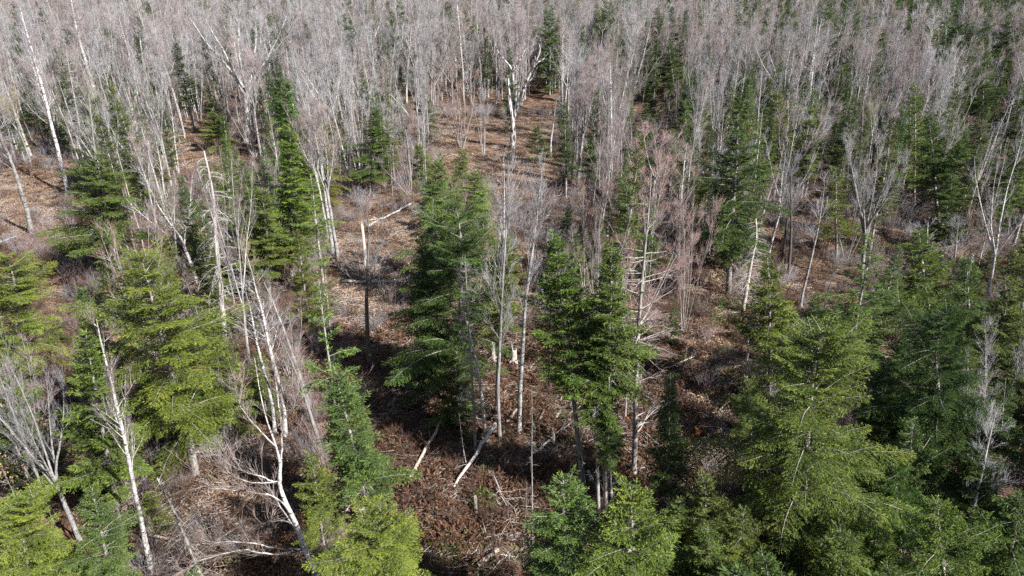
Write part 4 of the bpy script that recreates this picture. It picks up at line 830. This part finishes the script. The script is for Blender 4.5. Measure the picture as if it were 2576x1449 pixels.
# every one is described by the tree it stands next to
ORD = ['nearest', 'second nearest', 'third nearest', 'fourth nearest', 'fifth nearest', 'sixth nearest', 'seventh nearest', 'eighth nearest', 'ninth nearest', 'tenth nearest']
def relation(P, L):
    dx, dy = P.x - L[1], P.y - L[2]
    return ('right of' if dx > 0 else 'left of') if abs(dx) > abs(dy) else ('behind' if dy > 0 else 'in front of')
TAKEN = {}
for r in TODO:
    P = r[3]; near = sorted(LAND, key=lambda L: (P.x - L[1]) ** 2 + (P.y - L[2]) ** 2)[0]
    TAKEN.setdefault((r[1], near[0], relation(P, near)), []).append((math.hypot(P.x - near[1], P.y - near[2]), r))
for (phrase, lm, rel), rows in TAKEN.items():
    rows.sort(key=lambda q: q[0])
    for k, (_, (proto, ph, sp, P, h, w, px, py, dep)) in enumerate(rows):
        lab = f'{phrase} {rel} {lm}' if len(rows) == 1 else f'{phrase} {rel} {lm}, {ORD[min(k, 9)]} to it'
        if len(lab.split()) > 16: lab = lab.replace(' to it', '').replace('many-stemmed', 'bushy').replace('wide-limbed pale', 'wide-limbed').replace('spreading young', 'young').replace('round-crowned bare', 'round-crowned').replace('the dense dark spruce', 'the dark spruce')
        conif = sp in ('fir', 'spruce', 'hemlock')
        lean = Vector((frnd.gauss(0, 0.035), frnd.gauss(0, 0.03), 1)) * h
        if conif:
            q = frnd.random(); lit_yel = 1.35 if px < 1000 else 1.0  # left-hand evergreens tinted yellower and brighter to paint the front light
            tint = (frnd.uniform(0.8, 1.15) * (lit_yel if q > 0.3 else 1), frnd.uniform(0.85, 1.12) * (1.12 if lit_yel > 1 else 1), frnd.uniform(0.85, 1.3))
        else: tint = (frnd.uniform(0.88, 1.12),) * 3 if frnd.random() > 0.10 else (1.15, 1.22, 0.78)
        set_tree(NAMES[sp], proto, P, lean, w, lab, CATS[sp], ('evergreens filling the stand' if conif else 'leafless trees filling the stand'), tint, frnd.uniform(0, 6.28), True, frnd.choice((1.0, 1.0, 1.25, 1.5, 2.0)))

# ------------------------------------------------------------------ beyond them the forest is one mass
def cluster(name, label, pts, protos, kind_mat_color=(1, 1, 1)):
    """pts: (proto index, location, scale xyz, spin)"""
    src = bpy.data.collections.new(name + '_kinds')
    for k, me in enumerate(protos):
        o = bpy.data.objects.new(f'kind_{k:02d}', me); src.objects.link(o)
    me = bpy.data.meshes.new(name); me.vertices.add(len(pts))
    me.vertices.foreach_set('co', np.array([p[1] for p in pts], np.float32).ravel())
    a = me.attributes.new('kind_index', 'INT', 'POINT'); a.data.foreach_set('value', np.array([p[0] for p in pts], np.int32))
    a = me.attributes.new('size', 'FLOAT_VECTOR', 'POINT'); a.data.foreach_set('vector', np.array([p[2] for p in pts], np.float32).ravel())
    a = me.attributes.new('turn', 'FLOAT_VECTOR', 'POINT'); a.data.foreach_set('vector', np.array([(p[4] if len(p) > 4 else 0, p[5] if len(p) > 5 else 0, p[3]) for p in pts], np.float32).ravel())
    ob = bpy.data.objects.new(name, me); COL.objects.link(ob); ob['kind'] = 'stuff'; ob['label'] = label; ob.color = (*kind_mat_color, 1)
    ng = bpy.data.node_groups.new(name, 'GeometryNodeTree')
    ng.interface.new_socket('Geometry', in_out='INPUT', socket_type='NodeSocketGeometry'); ng.interface.new_socket('Geometry', in_out='OUTPUT', socket_type='NodeSocketGeometry')
    gi = ng.nodes.new('NodeGroupInput'); go = ng.nodes.new('NodeGroupOutput'); iop = ng.nodes.new('GeometryNodeInstanceOnPoints'); ci = ng.nodes.new('GeometryNodeCollectionInfo')
    ci.inputs['Collection'].default_value = src; ci.inputs['Separate Children'].default_value = True; ci.inputs['Reset Children'].default_value = True
    def named(nm, ty):
        q = ng.nodes.new('GeometryNodeInputNamedAttribute'); q.data_type = ty; q.inputs['Name'].default_value = nm; return next(o for o in q.outputs if o.name == 'Attribute' and o.enabled)
    e2r = ng.nodes.new('FunctionNodeEulerToRotation'); lk = ng.links.new
    lk(gi.outputs[0], iop.inputs['Points']); lk(ci.outputs[0], iop.inputs['Instance']); iop.inputs['Pick Instance'].default_value = True
    lk(named('kind_index', 'INT'), iop.inputs['Instance Index']); lk(named('size', 'FLOAT_VECTOR'), iop.inputs['Scale'])
    lk(named('turn', 'FLOAT_VECTOR'), e2r.inputs[0]); lk(e2r.outputs[0], iop.inputs['Rotation']); lk(iop.outputs[0], go.inputs[0])
    md = ob.modifiers.new('scatter', 'NODES'); md.node_group = ng
    return ob
FARP = ['pink_fan', 'grey_fan', 'pink_slim', 'grey_slim', 'pale_slim', 'white_slim', 'sparse_slim', 'pink_vase', 'pink_multi', 'white_multi', 'white_vase', 'pale_vase', 'red_multi', 'dead_pole', 'thin_larch', 'dead_spruce']
FARC = ['fir', 'slim_fir', 'sparse_fir', 'spruce', 'young_hemlock', 'sapling_fir', 'ragged_hemlock']
def far_mesh(k):
    mb, fm, nm = PROTO[k]['far']; return mb.mesh('far_' + nm, fm)
y = 130.0
while y < 420:
    st = 3.0 + (y - 130) * 0.012
    for x in np.arange(-0.84 * y - 12, 0.84 * y + 12, st):
        xx, yy = x + frnd.uniform(-1.6, 1.6), y + frnd.uniform(-1.6, 1.6); px = project((xx, yy, 12))[0]
        share = 0.28 + (0.17 if px > 1500 else 0) + (0.35 if yy > 185 and px > 1950 else 0) + 0.12 * math.sin(xx * 0.05 + 1) * math.cos(yy * 0.06)
        if math.sin(xx * 0.11 + 1.7 * math.sin(yy * 0.07)) * math.cos(yy * 0.09 + 1.1 * math.sin(xx * 0.06)) > 0.5 and frnd.random() < 0.7: continue
        if frnd.random() < share:
            p = pick(KIND_C)[0]; h = frnd.uniform(8, 16.5); p = 'spruce' if p == 'sapling_fir' else p
            FAR_OR_SHADE_C.append((p, Vector((xx, yy, float(hgt(xx, yy)))), h, PROTO[p]['W'] * h / PROTO[p]['H'] * frnd.uniform(0.8, 1.2)))
        else:
            p = pick(KIND_B)[0]; h = frnd.uniform(9, 18.5); p = 'pink_slim' if p == 'red_multi' else p
            FAR_B.append((p, Vector((xx, yy, float(hgt(xx, yy)))), h, PROTO[p]['W'] * h / PROTO[p]['H'] * frnd.uniform(0.85, 1.2)))
    y += st
print('far', len(FAR_B), len(FAR_OR_SHADE_C))
def far_points(rows, order):
    out = []
    for p, P, h, w in rows:
        q = PROTO[p]; out.append((order.index(p), tuple(P), (w / q['W'], w / q['W'], h / q['H']), frnd.uniform(0, 6.28), frnd.gauss(0, 0.03), frnd.gauss(0, 0.03)))
    return out
cluster('far_bare_forest', 'leafless grey and pinkish forest receding beyond the nearer trees', far_points(FAR_B, FARP), [far_mesh(k) for k in FARP])
cluster('far_and_shade_evergreens', 'dark evergreens of the far leafless forest, with unseen ones added near for shade', far_points(FAR_OR_SHADE_C, FARC), [far_mesh(k) for k in FARC], (0.85, 0.92, 0.95))

# ------------------------------------------------------------------ undergrowth, litter, sticks
def brush_proto(seed, h, n, m, spread=0.8, r=0.007):
    rng = np.random.default_rng(seed); b = MB()
    for _ in range(n):
        a = rng.uniform(0, 6.283); q = rng.uniform(0, 0.3)
        C = curve_path((q * math.cos(a), q * math.sin(a), -0.05), (math.cos(a) * spread * rng.uniform(0.2, 1.2), math.sin(a) * spread * rng.uniform(0.2, 1.2), 1), h * rng.uniform(0.5, 1.1), 4, rng, 0.15, 0.1)
        b.tube(C, np.linspace(r * 1.3, r * 0.6, 5), 3); twig_cloud(b, C, 5, h * 0.35, rng, 0.25, 0.2, 2, r * 0.7)
    return b.mesh('brush', m)
def leaf_clump(seed, n, rad, hh, L, W, m, flat=0.5, lo=0.0):
    rng = np.random.default_rng(seed); b = MB(); a = rng.uniform(0, 6.283, n); q = rad * np.sqrt(rng.uniform(0, 1, n))
    B = np.stack([q * np.cos(a), q * np.sin(a), lo + hh * rng.uniform(0, 1, n) * (1 - 0.7 * q / rad)], 1)
    D = unit(np.stack([np.cos(a + rng.normal(0, 0.9, n)), np.sin(a + rng.normal(0, 0.9, n)), rng.normal(0.1, flat, n)], 1))
    b.blades(B, D, unit(rng.normal(0, flat, (n, 3)) + np.array([0, 0, 1])), L * rng.uniform(0.6, 1.4, n), W * rng.uniform(0.7, 1.3, n), rng.uniform(0, 1, n)); return b.mesh('leaves', m)
def stick_proto(seed, n, rad, m, r=0.016, L=1.2):
    rng = np.random.default_rng(seed); b = MB(); a = rng.uniform(0, 6.283, n)
    B = np.stack([rng.uniform(-rad, rad, n), rng.uniform(-rad, rad, n), rng.uniform(0.02, 0.16, n)], 1)
    b.spikes(B, np.stack([np.cos(a), np.sin(a), rng.normal(0.02, 0.12, n)], 1), L * rng.uniform(0.3, 1.3, n), r * rng.uniform(0.5, 1.4, n), 0, rng.normal(0, 0.06, (n, 3))); return b.mesh('sticks', m)
UNDER = [brush_proto(1, 1.5, 22, M['brush']), brush_proto(2, 1.1, 26, M['twig_red'], 1.0), brush_proto(3, 2.2, 18, M['twig_pink'], 0.6), brush_proto(4, 1.8, 20, M['twig_grey'], 0.7),
         leaf_clump(5, 170, 0.7, 0.30, 0.17, 0.035, M['dryleaf']), leaf_clump(6, 260, 1.0, 0.08, 0.11, 0.045, M['dryleaf'], 0.3), leaf_clump(7, 110, 0.7, 0.18, 0.14, 0.05, M['moss'], 0.5),
         stick_proto(8, 30, 1.3, M['dead']), stick_proto(9, 26, 1.5, M['log'], 0.02, 1.5), leaf_clump(10, 200, 0.55, 1.0, 0.16, 0.03, M['needle'], 0.5), leaf_clump(11, 150, 0.9, 0.5, 0.30, 0.035, M['bracken'], 0.6), leaf_clump(12, 340, 1.3, 0.07, 0.11, 0.045, M['sunlit_paleleaf'], 0.3)]
SUNNY = [(850, 560, 1060, 800), (1105, 300, 1400, 480), (0, 430, 170, 600), (370, 300, 560, 430)]  # openings where paler leaves paint in the brighter sunlight
upts = []
for _ in range(15000):
    yy = 17 + 108 * frnd.random() ** 1.0; xx = frnd.uniform(-0.84, 0.84) * yy + frnd.uniform(-3, 3); px, py, dep = project((xx, yy, 0)); q = frnd.random()
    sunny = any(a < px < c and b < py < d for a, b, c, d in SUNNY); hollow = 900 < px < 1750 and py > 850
    nz = math.sin(xx * 0.33 + 2 * math.sin(yy * 0.21)) * math.cos(yy * 0.29 + 1.3 * math.sin(xx * 0.17))
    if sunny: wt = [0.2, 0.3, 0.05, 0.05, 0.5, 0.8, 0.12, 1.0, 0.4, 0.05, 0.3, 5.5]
    elif hollow: wt = [1.8, 0.3, 0.0, 0.0, 0.6, 0.4, 1.4, 1.2, 1.3, 0.35, 5.0, 0.25]  # bracken grows here; the darker mix also paints the hollow's shade
    elif py < 620: wt = [0.6, 0.7, 1.5 + 0.7 * nz, 1.1 + 0.5 * nz, 0.9, 1.8, 0.3, 0.7, 0.3, 0.4, 1.0, 1.0]
    else: wt = [0.9, 0.6, 0.6, 0.5, 1.2, 1.6, 0.8, 1.0, 0.7, 0.4, 2.2, 1.0]
    k = frnd.choices(range(12), wt)[0]; s = frnd.uniform(0.6, 1.25)
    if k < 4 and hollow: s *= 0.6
    if k == 9: s *= frnd.uniform(0.5, 1.2)
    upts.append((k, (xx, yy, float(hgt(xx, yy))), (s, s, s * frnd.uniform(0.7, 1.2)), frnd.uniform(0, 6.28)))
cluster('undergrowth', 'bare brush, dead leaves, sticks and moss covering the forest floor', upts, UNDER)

# a beech sapling keeps its tan leaves
def beech(base, top, w, label, seed):
    P = ground_at(*base); Tp = at_depth(*top, P.y); h = (Tp - P).length; rng = np.random.default_rng(seed); root = thing('beech_sapling', P, label, 'beech sapling')
    t, tw, lf = MB(), MB(), MB(); C0 = curve_path((0, 0, -0.2), (0, 0, 1), h, 8, rng, 0.04, 0.2); t.tube(C0, np.linspace(0.04, 0.01, 9), 6)
    for s in rng.uniform(0.2, 0.98, 26):
        b, tn = along(C0, np.array([s])); a = rng.uniform(0, 6.283); C = curve_path(b[0], (math.cos(a), math.sin(a), 0.35), rng.uniform(0.5, 1.0) * w * (1.1 - 0.5 * s), 4, rng, 0.1)
        tw.tube(C, np.linspace(0.012, 0.005, 5), 3); twig_cloud(tw, C, 5, 0.4, rng, 0.2, 0.1, 1)
        B, D = along(C, rng.uniform(0.2, 1, 12)); B = B + rng.normal(0, 0.12, B.shape)
        lf.blades(B, rng.normal(0, 1, B.shape), rng.normal(0, 1, B.shape), rng.uniform(0.08, 0.15, 12), rng.uniform(0.03, 0.05, 12), rng.uniform(0, 1, 12))
    child('trunk', t, M['maple'], root); child('branches', tw, M['maple'], root, 'stuff'); child('foliage', lf, M['tanleaf'], root, 'stuff')
beech((60, 1290), (25, 1125), 1.5, 'beech sapling with tan withered leaves at the left edge', 3)
beech((262, 1045), (240, 930), 1.2, 'beech sapling with tan withered leaves behind the tall pale green fir', 5)
